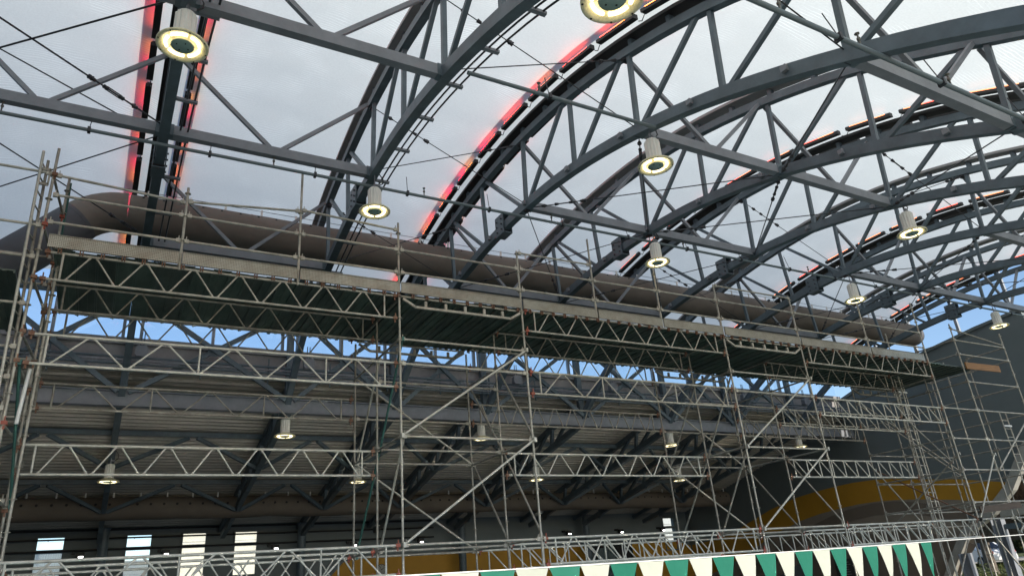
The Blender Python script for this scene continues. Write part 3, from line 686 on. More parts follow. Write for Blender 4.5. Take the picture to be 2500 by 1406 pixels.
# ------------------------------------------------------------------ high-bay lamps
def make_lamp(p, label):
    x, y, z = p
    t = thing('high_bay_lamp', (x, y, z), label, 'lamp', 'high-bay lamps')
    m = MB(); n = 28; prof_r = .145
    vs = []
    for zz in (.10, .52):
        for k in range(n):
            r = prof_r * (1.0 if k % 2 else .9) ; a = 2 * math.pi * k / n; vs.append((x + r * math.cos(a), y + r * math.sin(a), z + zz))
    m.add(vs, [(k, (k + 1) % n, n + (k + 1) % n, n + k) for k in range(n)] + [tuple(range(n, 2 * n)), tuple(range(n))[::-1]])
    m.lathe(p, [(.13, .52), (.11, .56), (.05, .57), (.0, .57)], 20); part('housing', m, 'lampwhite', t)
    m = MB(); m.lathe(p, [(.145, .11), (.22, .075), (.31, .035), (.33, .015), (.33, -.005), (.31, -.012), (.285, -.004), (.25, .03), (.16, .03), (.148, -.004)], 32); part('reflector', m, 'amber', t)
    for k in range(5):
        a0 = 2 * math.pi * k / 5 + .12; a1 = 2 * math.pi * (k + 1) / 5 - .12; m = MB()
        pts = [(x +   .212 * math.cos(a0 + (a1 - a0) * q / 6), y +   .212 * math.sin(a0 + (a1 - a0) * q / 6), z + .012) for q in range(7)]
        m.path(pts, .021, 7); part('lamp_tube', m, 'lampglow', t)
    m = MB(); m.lathe(p, [(.0, -.012), (.14, -.012), (.148, 0), (.148, .05)], 24); pl = part('centre_plate', m, 'lampgreen', t)
    m = MB()
    for k in range(4):
        a = k * math.pi / 2 + .4; m.box((x + .08 * math.cos(a), y + .08 * math.sin(a), z - .016), (.016, .016, .008))
    part('screw', m, 'black', pl)
    m = MB()
    for k in range(8):
        a = k * math.pi / 4 + .2; m.box((x + .307 * math.cos(a), y + .307 * math.sin(a), z - .012), (.018, .018, .012))
    part('rim_screw', m, 'black', t)
    m = MB(); m.tube((x, y, z + .56), (x, y, z + .72), .022); m.box((x + .07, y, z + .66), (.09, .05, .05)); m.tube((x, y, z + .72), (x, y, z + .98), .012); part('hanger_stem', m, 'steel_light', t)
    m = MB(); m.path([(x + .1, y, z + .66), (x + .19, y, z + .74), (x + .2, y + .03, z + .86), (x + .12, y + .04, z + .98), (x + .03, y, z + 1.03)], .012, 6); part('power_cord', m, 'black', t)
    return t
LAMPS = [(1, 8.5, 7.08, 'big high-bay lamp on the truss with red bars at upper left, largest in view'),
         (2, 4.15, 5.45, 'high-bay lamp cut by the top edge of the view, right of centre'),
         (3, 8.3, 7.0, 'high-bay lamp hung from the fourth arched truss above the centre'),
         (2, 12.75, 7.6, 'high-bay lamp hung low on the third arched truss, in front of the brown duct'),
         (4, 12.75, 7.62, 'high-bay lamp hung from the fifth arched truss, above the duct at centre'),
         (5, 8.35, 7.05, 'high-bay lamp hung from the sixth arched truss at the right'),
         (6, 12.8, 7.6, 'high-bay lamp hung from the seventh arched truss, just above the duct'),
         (8, 12.7, 7.55, 'high-bay lamp hung from the last arched truss, against the sky over the end wall'),
         (2, 22.7, 4.95, 'high-bay lamp below the long girder, leftmost of the upper row behind the scaffold'),
         (4, 22.9, 5.1, 'high-bay lamp below the long girder, behind the braces of the middle scaffold tower'),
         (6, 22.6, 5.0, 'high-bay lamp below the long girder, left of the second braced tower'),
         (8, 22.6, 5.1, 'high-bay lamp below the long girder in front of the end wall'),
         (1, 26.2, 4.12, 'high-bay lamp over the far windows, leftmost of the lower row'),
         (3, 26.5, 4.15, 'high-bay lamp of the lower row, behind the first braced tower'),
         (5, 26.3, 4.2, 'high-bay lamp of the lower row, at mid view in front of the rear duct'),
         (7, 26.3, 4.18, 'high-bay lamp of the lower row, rightmost, near the end window')]
lamp0 = None
for i, y, z, lab in LAMPS:
    p = V(TX(i, y), y, z)
    if lamp0 is None: lamp0 = make_lamp(p, lab); p0 = p
    else: copy_tree(lamp0, p - p0, lab)

# ------------------------------------------------------------------ fabric ducts
def duct(path, r, label, m_, sect, holes_z, name='air_duct', tabs=True, dark_from=None, tabsz=.05):
    t = thing(name, path[0], label, 'duct', 'fabric air ducts')
    P = [Vector(p) for p in path]
    x0, x1 = P[0].x, P[-1].x; n = int((x1 - x0) / sect)
    for k in range(n):
        a = x0 + (x1 - x0) * k / n + .012; b = x0 + (x1 - x0) * (k + 1) / n - .012
        pts = []; rr = []
        for q in range(9):
            f = q / 8; xx = a + (b - a) * f
            pts.append((xx, P[0].y, P[0].z + .012 * math.sin(xx * 1.3) - .02 * math.sin(f * math.pi))); rr.append(r * (1 + .012 * math.sin(xx * 2.1 + k) + .008 * math.sin(f * math.pi) - (.02 if q in (0, 8) else 0)))
        m = MB(); m.path(pts, rr, 28); sec = part('duct_section', m, m_, t)
        m = MB(); m.path([(b - .01, P[0].y, P[0].z), (b + .03, P[0].y, P[0].z)], r * .985, 28); part('seam_band', m, m_, sec)
    if tabs:
        xx = x0 + .4
        while xx < x1:
            m = MB(); m.box((xx, P[0].y - r * .40, P[0].z + r * .92 + .06), (.055, .02, .2)); part('hanger_tab', m, 'white', t); xx += .92
    m = MB(); xx = x0 + .3; a = math.radians(holes_z)
    while xx < x1:
        c = Vector((xx, P[0].y - math.cos(a) * r * 1.004, P[0].z + math.sin(a) * r * 1.004)); nrm = Vector((0, -math.cos(a), math.sin(a)))
        m.tube(c - nrm * .012, c + nrm * .008, tabsz, 8); xx += .46
    o = part('vent_hole', m, 'black', t); o['kind'] = 'stuff'
    return t
dt = duct([V(-.35, 18, 9.4), V(31.7, 18, 9.42)], .49, 'long taupe fabric duct running through the roof trusses above the scaffold platform', 'duct', 2.9, 38, tabsz=.028)
m = MB(); m.tube(V(-.6, 17.82, 9.98), V(31.7, 17.82, 10.0), .008, 5); part('suspension_cable', m, 'cable', dt)
m = MB(); P = []
for k in range(8):
    a = math.pi / 2 * .52 * k / 7; R_ = 1.35; P.append(V(-.36 - R_ * math.sin(a), 18, 9.4 - R_ * (1 - math.cos(a))))
m.path(P, .492, 28); part('elbow', m, 'duct', dt)
e = P[-1]; d = Vector((-math.cos(math.pi / 2 * .52), 0, -math.sin(math.pi / 2 * .52)))
m = MB(); m.path([e, e + d * .8, e + d * 2.6, e + d * 5], [.495, .50, .50, .5], 28); part('drop_section', m, 'duct_dark', dt)
m = MB(); m.path([e - d * .03, e + d * .05], .502, 28); part('seam_band', m, 'duct_dark', dt)
m = MB(); m.path([V(31.68, 18, 9.4), V(31.9, 18, 9.4), V(32.15, 18, 9.4)], [.49, .47, .34], 28); part('end_cap', m, 'duct_dark', dt)
duct([V(-12, 31.6, 4.0), V(WALLX - .4, 31.6, 4.0)], .42, 'taupe fabric duct with round vents running along the far wall under the lower roof', 'duct2', 3.4, 12, tabsz=.05)

# ------------------------------------------------------------------ scaffold
F_, M_, B_ = 13.2, 14.65, 16.25
SX = dict(l=-1.45, a=4.98, b=7.98, c=14.36, d=17.45, e=23.75, f=25.75, g=28.97)
TB = .0245
ROWN = {F_: 'front', M_: 'middle', B_: 'rear'}
def standard(par, x, y, z0, z1, m_='galv', foot=True):
    m = MB(); m.tube((x, y, z0), (x, y, z1), TB)
    zz = math.ceil((z0 - .43 - EYE) / .5) * .5 + .43 + EYE
    while zz < z1 - .05:
        m.lathe((x, y, zz), [(TB, -.005), (.058, -.005), (.058, .005), (TB, .005)], 10, False)
        zz += .5
    zz = z0 + 1.9
    while zz < z1 - .3: m.tube((x, y, zz), (x, y, zz + .2), .0295); zz += 2.
    if foot: m.box((x, y, z0 + .005), (.15, .15, .01)); m.tube((x, y, z0), (x, y, z0 + .4), .019)
    return part('standard', m, m_, par)
def head(m, p, d):
    p = Vector(p); d = Vector(d).normalized(); c = p + d * .065
    m.beam(p + d * .03, p + d * .11, .05, .075); m.box(c + Vector((0, 0, .055)), (.014, .014, .09))
def ledger(par, a, b, name='ledger', m_='galv', r=None):
    a = Vector(a); b = Vector(b); d = (b - a).normalized(); m = MB(); m.tube(a + d * .04, b - d * .04, r or TB)
    head(m, a, d); head(m, b, -d); return part(name, m, m_, par)
def brace(par, a, b, name='diagonal_brace', m_='galv', off=(0, -.06, 0)):
    a = Vector(a) + Vector(off); b = Vector(b) + Vector(off); d = (b - a).normalized(); m = MB(); m.tube(a + d * .08, b - d * .08, TB)
    m.tube(a + d * .0, a + d * .12, .017); m.tube(b - d * .12, b, .017); m.box(a, (.05, .09, .09)); m.box(b, (.05, .09, .09))
    return part(name, m, m_, par)
def coupler(par, x, y, z, red):
    m = MB(); m.box((x, y, z), (.085, .075, .06)); m.box((x, y - .03, z + .05), (.02, .02, .1)); m.box((x, y + .01, z - .06), (.03, .03, .07)); return part('coupler', m, 'redpaint' if red else 'rust', par)
def P3(k, y, z): return V(SX[k] if isinstance(k, str) else k, y, z)
GIRDER_N = [0]
def girder(x0, x1, y, zt, style, label, m_='galv', red=(0, 0), depth=.5):
    zb = zt - depth
    t = thing('lattice_girder', V((x0 + x1) / 2, y, zb), label, 'lattice girder', 'lattice girders bridging the scaffold towers')
    for z in (zt, zb):
        m = MB(); m.tube(V(x0 + .05, y, z), V(x1 - .05, y, z), TB); part('chord', m, m_, t)
    e0, e1 = x0 + .3, x1 - .3
    for xx in (e0, e1):
        m = MB(); m.tube(V(xx, y, zt), V(xx, y, zb), .02); part('end_post', m, m_, t)
    def dg(xa, za, xb, zb_):
        m = MB(); a = V(xa, y, za); b = V(xb, y, zb_); d = (b - a).normalized(); m.tube(a + d * .03, b - d * .03, .0165, 7); m.beam(a + d * .01, a + d * .07, .014, .034); m.beam(b - d * .07, b - d * .01, .014, .034); part('lattice_bar', m, m_, t)
    def vt(xx):
        m = MB(); m.tube(V(xx, y, zt), V(xx, y, zb), .018, 7); part('lattice_post', m, m_, t)
    if style == 'fine' or style == 'coarse' or style == 'coarse_top':
        n = round((e1 - e0 - .1) / (.76 if style == 'fine' else 1.07)); p = (e1 - e0 - .1) / n
        for k in range(n):
            a = e0 + .05 + k * p
            dg(a + .03, zb, a + p / 2 - .035, zt); dg(a + p / 2 + .035, zt, a + p - .03, zb)
            if style == 'coarse' and k % 2 and k < n - 1: vt(a + p)
            if style == 'coarse_top' and k % 2: vt(a + p / 2)
    elif style == 'N':
        n = round((e1 - e0) / .57); p = (e1 - e0) / n
        for k in range(n):
            a = e0 + k * p; dg(a + .04, zt, a + p - .04, zb)
            if k: vt(a)
    elif style == 'steep':
        n = round((e1 - e0) / .55); p = (e1 - e0) / n
        for k in range(n):
            a = e0 + k * p; dg(a + .05, zt, a + p * .42, zb); dg(a + p * .55, zb, a + p * .95, zt)
    for xx, r_ in ((x0, red[0]), (x1, red[1])):
        for z in (zt, zb): coupler(t, xx + (.07 if xx == x0 else -.07), y, EYE + z, r_)
    GIRDER_N[0] += 1
    return t
GT = ['left of the first braced tower', 'between the braced towers', 'right of the second braced tower']
def G(bay, y, zt, style, lev, m_='galv', red=(0, 0)):
    k0, k1 = (('l', 'a'), ('b', 'c'), ('d', 'e'))[bay]
    girder(SX[k0] + .03, SX[k1] - .03, y, zt, style, f'{ROWN[y]}-row lattice girder {GT[bay]}, {lev}', m_, red)
LEVN = {5.95: 'right under the platform', 4.45: 'second level below the platform', 2.94: 'third level below the platform', .93: 'lowest level'}
G(0, F_, 5.92, 'fine', LEVN[5.95]); G(0, B_, 5.97, 'fine', LEVN[5.95], 'galv2'); G(0, M_, 5.92, 'fine', LEVN[5.95], 'galv2')
G(0, F_, 4.44, 'coarse', LEVN[4.45], 'galv_clean'); G(0, B_, 4.46, 'coarse_top', LEVN[4.45], 'galv2'); G(0, M_, 2.93, 'fine', LEVN[2.94], 'galv_clean')
for y in (F_, M_, B_): G(0, y, .93, 'coarse' if y == F_ else 'fine', LEVN[.93], 'galv_clean', (0, 1))
G(1, F_, 5.97, 'fine', LEVN[5.95], 'galv', (1, 0)); G(1, B_, 6.0, 'fine', LEVN[5.95], 'galv'); G(1, M_, 5.92, 'fine', LEVN[5.95], 'galv2')
G(1, F_, 4.49, 'coarse_top', LEVN[4.45], 'galv', (1, 0)); G(1, B_, 4.51, 'steep', LEVN[4.45], 'galv2'); G(1, M_, 2.95, 'fine', LEVN[2.94], 'galv_clean')
for y in (F_, M_, B_): G(1, y, .94, 'N' if y != F_ else 'fine', LEVN[.93], 'galv_clean', (1, 1))
G(2, F_, 5.98, 'fine', LEVN[5.95]); G(2, M_, 5.92, 'fine', LEVN[5.95], 'galv2')
G(2, F_, 4.42, 'N', LEVN[4.45], 'galv_clean'); G(2, M_, 4.45, 'N', LEVN[4.45]); G(2, B_, 4.47, 'steep', LEVN[4.45], 'galv2')
G(2, M_, 2.93, 'N', LEVN[2.94], 'galv_clean')
for y in (F_, M_, B_): G(2, y, .93, 'N', LEVN[.93], 'galv_clean', (1, 0))

# braced towers
def braced(kl, kr, label, tops):
    t = thing('scaffold_tower', ((SX[kl] + SX[kr]) / 2, M_, 0), label, 'scaffold tower', 'scaffold towers')
    for k, tp in zip((kl, kr), tops):
        standard(t, SX[k], F_, 0, EYE + tp); standard(t, SX[k], M_, -.4, EYE + 5.86, 'galv2'); standard(t, SX[k], B_, -.4, EYE + 5.86, 'galv2')
    for y, zs in ((F_, (4.97, 4.44, 2.95, .93)), (M_, (4.47, 2.97, .93)), (B_, (4.0, 2.97, .93))):
        for z in zs: ledger(t, P3(kl, y, z), P3(kr, y, z), m_='galv' if y == F_ else 'galv2')
    for k in (kl, kr):
        for z in (4.97, 2.95, .95):
            ledger(t, P3(k, F_, z), P3(k, M_, z), 'transom', 'galv2'); ledger(t, P3(k, M_, z), P3(k, B_, z), 'transom', 'galv2')
    for y, s in ((F_, 1), (B_, -1)):
        for z0, z1 in ((4.97, 2.95), (2.95, .93)):
            a, b = (kr, kl) if s > 0 else (kl, kr)
            brace(t, P3(a, y, z0), P3(b, y, z1), m_='galv_clean' if y == F_ else 'galv')
    for k, s in ((kl, 1), (kr, -1)):
        for z0, z1 in ((4.97, 2.95), (2.95, .93)):
            for ya, yb in ((F_, M_), (M_, B_)):
                p, q = (ya, yb) if s > 0 else (yb, ya)
                brace(t, P3(k, p, z0), P3(k, q, z1), 'side_brace', random.choice(('green_tube', 'galv2', 'galv')) if k == 'a' else 'galv2', (.06, 0, 0))
    return t
braced('a', 'b', 'braced scaffold tower left of centre with crossing diagonal tubes', (7.69, 7.5))
braced('c', 'd', 'braced scaffold tower right of centre with crossing diagonal tubes', (7.52, 7.52))
# left tower with its ladder frame and the bay beyond it
t = thing('scaffold_tower', (SX['l'], M_, 0), 'scaffold tower at the left edge with ladder and many couplers', 'scaffold tower', 'scaffold towers')
standard(t, -1.49, F_, 0, EYE + 7.98); standard(t, -1.38, M_, -.4, EYE + 8.25, 'galv2'); standard(t, -1.45, B_, -.4, EYE + 6.9, 'galv2'); standard(t, -1.24, F_ + .75, -.4, EYE + 6.5, 'galv')
m = MB(); m.tube(V(-1.35, M_ + .06, 8.15), V(-1.35, M_ + .3, 6.2), .02); part('short_tube', m, 'green_tube', t)
for z in (7.45, 6.4, 5.8, 4.95, 4.2, 3.7, 3.2, 2.95, 2.45, 1.95, .93):
    ledger(t, V(-4.6, F_, z), V(-1.49, F_, z), m_='galv_clean' if z > 6 else 'galv')
for z in (6.46, 5.9, 4.44, 3.4, 2.0): ledger(t, V(-4.6, M_, z), V(-1.38, M_, z), m_='galv2')
for z in (7.4, 6.4, 5.4, 4.44, 3.94, 2.94, 1.9, .93):
    ledger(t, V(-1.49, F_, z), V(-1.38, M_, z), 'transom', 'galv2'); 
    if z < 6.8: ledger(t, V(-1.38, M_, z), V(-1.45, B_, z), 'transom', 'galv2')
    coupler(t, -1.47, F_ - .03, EYE + z + .02, z in (6.4, 2.94)); coupler(t, -1.38, M_ - .03, EYE + z - .06, z == 7.4)
brace(t, V(-1.38, M_, 5.9), V(-1.45, B_, 3.95), 'side_brace', 'galv2', (.06, 0, 0)); brace(t, V(-1.49, F_, 3.94), V(-1.38, M_, 1.9), 'side_brace', 'green_tube', (.06, 0, 0))
m = MB(); m.tube(V(-1.30, F_ + .2, 3.9), V(-1.34, F_ + .2, 3.0), .03); part('white_wrap', m, 'white', t)
ld = thing('access_ladder', V(-1.66, F_, 2), 'narrow tube ladder frame on the left edge of the left scaffold tower', 'ladder', 'ladders on the scaffold')
for dx, dy in ((0, 0), (.06, .3)):
    m = MB(); m.tube(V(-1.70 + dx, F_ - .08 + dy, 7.82), V(-1.58 + dx, F_ - .08 + dy, .5), TB); part('stile', m, 'galv2' if dx else 'galv_clean', ld)
for k in range(25):
    z = 7.6 - k * .28; x = -1.70 + (7.82 - z) * .0164; m = MB(); m.tube(V(x, F_ - .08, z), V(x + .06, F_ + .22, z), .014, 6); part('rung', m, 'galv2', ld)
m = MB(); m.box(V(-1.62, F_ - .02, 7.5), (.16, .03, .05)); m.box(V(-1.62, F_ - .02, 7.2), (.16, .03, .05)); m.box(V(-1.55, F_ - .02, 7.35), (.03, .03, .3)); part('gate_latch', m, 'galv2', ld)

# right tower
t = thing('scaffold_tower', (SX['f'], M_, 0), 'wide scaffold tower at the right in front of the end wall', 'scaffold tower', 'scaffold towers')
for k, tops in (('e', (8.13, 5.9, 6.0)), ('f', (7.57, 7.2, 6.9)), ('g', (7.53, 7.0, 6.6))):
    for y, tp in zip((F_, M_, B_), tops): standard(t, SX[k], y, -.4, EYE + tp, 'galv' if y == F_ else 'galv2')
standard(t, 24.35, M_ + .1, -.4, EYE + 7.6, 'galv'); standard(t, 26.6, B_ + .1, -.4, EYE + 6.3, 'galv2'); standard(t, 27.3, M_, -.4, EYE + 6.7, 'galv')
for z in (6.97, 6.45, 5.45, 4.44, 3.44, 2.44, 1.44, .93):
    ledger(t, P3('f', F_, z), P3('g', F_, z)); 
    if z < 6.7: ledger(t, P3('f', B_, z), P3('g', B_, z), m_='galv2')
    if z < 5: ledger(t, P3('e', F_, z), P3('f', F_, z), m_='galv'); ledger(t, P3('e', B_, z), P3('f', B_, z), m_='galv2')
for k in 'efg':
    for z in (6.97, 6.45, 5.45, 4.44, 3.44, 2.44, 1.44):
        if k == 'e' and z > 5.6: continue
        ledger(t, P3(k, F_, z), P3(k, M_, z), 'transom', 'galv2'); 
        if z < 6.6: ledger(t, P3(k, M_, z), P3(k, B_, z), 'transom', 'galv2')
ledger(t, P3('f', F_, 7.4), V(28.97, F_, 7.05), m_='galv2')
for a, b, y, m_ in ((('e', 5.45), ('g', 2.9), B_, 'galv2'), (('e', 5.3), ('g', 2.7), B_, 'galv2'), (('e', 2.94), ('f', .93), B_, 'galv'), (('f', 2.94), ('e', .93), F_, 'galv_clean'), (('g', 4.44), ('f', 2.44), F_, 'galv'), (('g', 2.44), ('f', .5), F_, 'galv'), (('e', 4.44), ('f', 2.94), M_, 'galv2'), (('g', .93), ('f', -1.2), F_, 'galv'), (('f', .93), ('g', -1.2), F_, 'galv'), (('e', .93), ('f', -1.2), F_, 'galv2'), (('f', .9), ('e', -1.2), M_, 'galv2')):
    brace(t, P3(a[0], y, a[1]), P3(b[0], y, b[1]), m_=m_)
brace(t, P3('e', F_, 2.94), P3('e', B_, .93), 'side_brace', 'galv2', (.06, 0, 0)); brace(t, P3('e', B_, 2.94), P3('e', F_, .93), 'side_brace', 'rust', (.06, 0, 0))
m = MB(); m.lathe(V(24.35, M_ + .1, 6.5), [(.03, -.03), (.2, -.03), (.2, .03), (.03, .03)], 14); part('ladder_cage_ring', m, 'black', t)
for x, y, z0, z1, lab in ((28.1, F_ + .5, .8, 4.6, 'upper short ladder tied to the right scaffold tower near the frame edge'), (24.6, M_ + .4, .6, 6.0, 'long ladder standing inside the right scaffold tower')):
    ld = thing('access_ladder', V(x, y, z0), lab, 'ladder', 'ladders on the scaffold')
    for dx in (0, .4): m = MB(); m.tube(V(x + dx, y, z0), V(x + dx - .02, y, z1), .022); part('stile', m, 'galv', ld)
    for k in range(int((z1 - z0) / .3)): m = MB(); m.tube(V(x, y, z0 + .2 + k * .3), V(x + .4, y, z0 + .2 + k * .3), .014, 6); part('rung', m, 'galv', ld)
    m = MB(); m.box(V(x + .2, y - .03, z1 - .5), (.5, .03, .06)); part('tie_clamp', m, 'white', ld)
def board(a, b, w, h, m_, lab):
    m = MB(); m.beam(a, b, w, h); solid('timber_board', m, m_, lab, 'board', 'timber boards on the right scaffold tower')
board(V(25.85, F_ - .05, 6.02), V(28.0, F_ - .05, 6.05), .045, .24, 'timber', 'wet orange timber toe board on the right scaffold tower, at platform level')
board(V(24.0, F_ + .3, 1.15), V(26.6, F_ + .3, 1.28), .25, .05, 'timber_dark', 'dark wet timber plank laid low on the right scaffold tower')
board(V(23.9, F_ - .06, 1.2), V(26.3, F_ - .06, 1.32), .04, .2, 'timber_dark', 'dark timber edge board low on the right scaffold tower, in front of the plank')

# platform
pf = thing('scaffold_platform', (11, 14.7, EYE + 5.98), 'long scaffold platform of dark steel planks with toe boards and guard rails', 'platform')
pm = MB(); w_ = .320
prof = [(-w_ / 2, 0), (-w_ / 2, .06), (w_ / 2, .06), (w_ / 2, 0), (w_ / 2 - .03, 0), (w_ / 2 - .03, .035), (.03, .035), (.03, .022), (-.03, .022), (-.03, .035), (-w_ / 2 + .03, .035), (-w_ / 2 + .03, 0)]
n = len(prof); L0, L1 = 13.28, 16.36
pm.add([(a, L0, b) for a, b in prof] + [(a, L1, b) for a, b in prof], [tuple(range(n)), tuple(range(n, 2 * n))[::-1]] + [(i, n + i, n + (i + 1) % n, (i + 1) % n) for i in range(n)])
pmesh = pm.mesh('plank'); pmesh2 = pmesh.copy(); pmesh.materials.append(MT['plank']); pmesh2.materials.append(MT['plank2'])
def plank(x, z, dy=0):
    o = D.objects.new('plank', pmesh if random.random() < .6 else pmesh2); COL.objects.link(o); o.parent = pf; o.matrix_parent_inverse = Matrix.Translation(-Vector(pf['base'])); o.location = (x, dy, z + EYE)
x = -1.12
while x < 26.6:
    plank(x, 5.965 + random.uniform(-.004, .006), random.uniform(-.03, .03)); x += .323
x = -4.5
while x < -1.75: plank(x, 5.5 + random.uniform(-.004, .004), random.uniform(-.03, .03)); x += .323
tbx = [-1.40, .70, 2.85, 4.98, 7.98, 10.12, 12.2, 14.36, 17.45, 20.7, 23.5]
for a, b in zip(tbx, tbx[1:]):
    m = MB(); m.beam(V(a + .03, F_ - .06, 6.10), V(b - .03, F_ - .06, 6.10), .035, .22); m.beam(V(a + .03, F_ - .06, 6.222), V(b - .03, F_ - .06, 6.222), .055, .015); part('toe_board', m, 'toe', pf)
m = MB()
x = -1.2
while x < 23.6: m.box(V(x, F_ - .03, 5.95), (.02, .05, .09)); m.box(V(x + .04, F_ - .03, 5.95), (.02, .05, .09)); x += .323
o = part('plank_hook', m, 'rust', pf); o['kind'] = 'stuff'
for x, z0, z1 in ((.70, 5.93, 7.63), (2.85, 5.93, 8.46), (10.12, 6.03, 8.19), (12.2, 6.03, 7.7), (20.7, 5.95, 7.75)):
    m = MB(); m.tube(V(x, F_ - .02, z0 - .05), V(x, F_ - .02, z1), TB)
    for z in (6.48, 7.0, 7.5): m.lathe(V(x, F_ - .02, z), [(TB, -.005), (.058, -.005), (.058, .005), (TB, .005)], 10, False)
    m.tube(V(x, F_ - .02, z0 + .02), V(x, F_ - .02, z0 + .35), .03); part('guard_post', m, 'galv', pf)
gx = [-1.47, .70, 2.85, 4.98, 7.98, 10.12, 12.2, 14.36, 17.45, 20.7, 23.75]
for a, b in zip(gx, gx[1:]):
    ledger(pf, V(a, F_ - .02, 6.48), V(b, F_ - .02, 6.48), 'guard_rail'); ledger(pf, V(a, F_ - .02, 7.02), V(b, F_ - .02, 7.02), 'guard_rail')
for a, b, z, zz in ((-1.47, .70, 7.42, 7.3), (.70, 2.85, 7.32, 7.55), (2.85, 4.98, 7.58, 7.5), (7.98, 10.12, 7.44, 7.46), (14.36, 17.45, 7.48, 7.48)):
    ledger(pf, V(a, F_ - .02, z), V(b, F_ - .02, zz), 'guard_rail')
for k in ('a', 'b', 'c', 'd', 'e'):
    m = MB(); m.tube(V(SX[k] + .05, F_, 5.93), V(SX[k] + .05, B_, 5.93), TB); part('bearer', m, 'galv2', pf)
def step_bearer(x0, x1, y, lab_m):
    m = MB(); z = 5.78
    m.beam(V(x0 + .35, y, z - .06), V(x1 - .3, y, z - .06), .05, .05); m.beam(V(x0 + .08, y, z + .1), V(x0 + .37, y, z - .06), .05, .05); m.beam(V(x1 - .32, y, z - .06), V(x1 - .06, y, z + .1), .05, .05)
    k = x0 + .6
    while k < x1 - .4: m.box(V(k, y, z + .03), (.06, .05, .12)); k += .47
    m.tube(V(x0 + .05, y, z + .15), V(x1 - .05, y, z + .15), TB); part('platform_beam', m, lab_m, pf)
for a, b in ((SX['a'], SX['b']), (SX['c'], SX['d'])):
    for y in (F_, B_): step_bearer(a, b, y, 'galv' if y == F_ else 'galv2')
step_bearer(SX['e'], SX['g'] - 2.2, B_, 'galv2')

# ------------------------------------------------------------------ pennant line
pl = thing('pennant_line', (6, 5.8, EYE + .2), 'line of green and cream triangular pennants strung across the pool', 'pennant line')
A_ = Vector((-.8, 5.12, EYE + .18)); B2 = Vector((10.15, 6.37, EYE + .185)); C2 = Vector((19, 7.38, EYE + .25))
def line_at(f):
    p = A_.lerp(B2, f); p.z -= .02 * math.sin(f * math.pi); return p
m = MB(); m.path([line_at(k / 24) for k in range(25)] + [B2.lerp(C2, k / 6) for k in range(1, 7)], .006, 5); part('cord', m, 'white', pl)
NP = 31
for k in range(NP):
    f0 = k / NP; f1 = (k + 1) / NP - .0005
    if k == NP - 1: f0 += .004
    a, b = line_at(f0), line_at(f1); m = MB(); d = (b - a); nrm = Vector((d.y, -d.x, 0)).normalized()
    h_ = .46; rows = 7; vs = []; sway = random.uniform(-.02, .02); bl = random.uniform(-.012, .012)
    for r in range(rows + 1):
        s = r / rows; w2 = (1 - s) if r else 1
        for c in range(4):
            u = .5 + (c / 3 - .5) * max(w2, .05)
            vs.append(a + d * u + Vector((0, 0, -h_ * s)) + nrm * (bl * math.sin(s * 2.5) * (1 + c * .3) + sway * s + .005 * math.sin(c * 2 + s * 5)))
    m.add(vs, [(r * 4 + c, r * 4 + c + 1, (r + 1) * 4 + c + 1, (r + 1) * 4 + c) for r in range(rows) for c in range(3)], True)
    part('pennant', m, 'flag_green' if k % 2 == 0 else 'flag_cream', pl)

# sign behind the pennants on the end wall
sg = thing('notice_board', (WALLX - .06, 24.9, EYE - .6), 'dark notice board with lines of small print on the end wall behind the pennants', 'sign')
m = MB(); m.box((WALLX - .05, 24.9, EYE - .75), (.05, 1.0, 1.9)); part('board', m, 'signdark', sg)
m = MB()
for r in range(16):
    wd = random.uniform(.45, .8); m.box((WALLX - .077, 24.9, EYE + .05 - r * .11), (.004, wd, .035))
part('print', m, 'signtext', sg)

# ------------------------------------------------------------------ outside, beyond the end wall
for y, lab in ((16.85, 'pale blue steel I-column in the opening right of the end wall'), (18.55, 'pale blue steel I-column behind the last green pennant')):
    m = MB(); xx = 31.6
    for s in (-.19, .19): m.box((xx, y + s, .3), (.32, .03, 4.9 if y < 17 else 2.6))
    m.box((xx, y, .3), (.02, .345, 4.9 if y < 17 else 2.6)); m.box((xx, y, -.4), (.5, .6, .04)); solid('steel_column', m, 'steel_light', lab, 'column', 'steel columns by the end wall')
m = MB(); m.beam((31.6, 16.6, EYE + .85), (31.6, 9, EYE + .75), .15, .2); solid('opening_rail', m, 'steel', 'slate horizontal rail across the opening right of the end wall', 'rail')
m = MB(); m.box((34.5, 13.6, EYE + 1.55), (.4, 9, .45)); solid('concrete_beam', m, 'walltrim', 'pale concrete beam outside, right of the end wall', 'beam')
# rising bank
bk = MB(); bx = [33, 36, 39, 44, 60, 90, 160]; bz = [-.42, -.2, .15, .5, .9, 1.4, 2.0]; by = [-40, -10, 0, 8, 14, 20, 26, 32, 44, 80, 160]
vs = [(x, y, z + .12 * math.sin(x * .5 + y * .31)) for x, z in zip(bx, bz) for y in by]; nb = len(by)
bk.add(vs, [(i * nb + j, i * nb + nb + j, i * nb + nb + j + 1, i * nb + j + 1) for i in range(len(bx) - 1) for j in range(nb - 1)], True); solid('bank', bk, 'lawn', kind='structure')
def bankz(x):
    for (a, za), (b, zb_) in zip(zip(bx, bz), zip(bx[1:], bz[1:])):
        if x <= b: return za + (zb_ - za) * (x - a) / (b - a)
    return bz[-1]
rd = MB(); rd.add([(50, -40, bankz(50) + .3), (56, -40, bankz(56) + .3), (56, 90, bankz(56) + .3), (50, 90, bankz(50) + .3)], [(0, 1, 2, 3)]); solid('road', rd, 'path', kind='structure')
gr = MB()
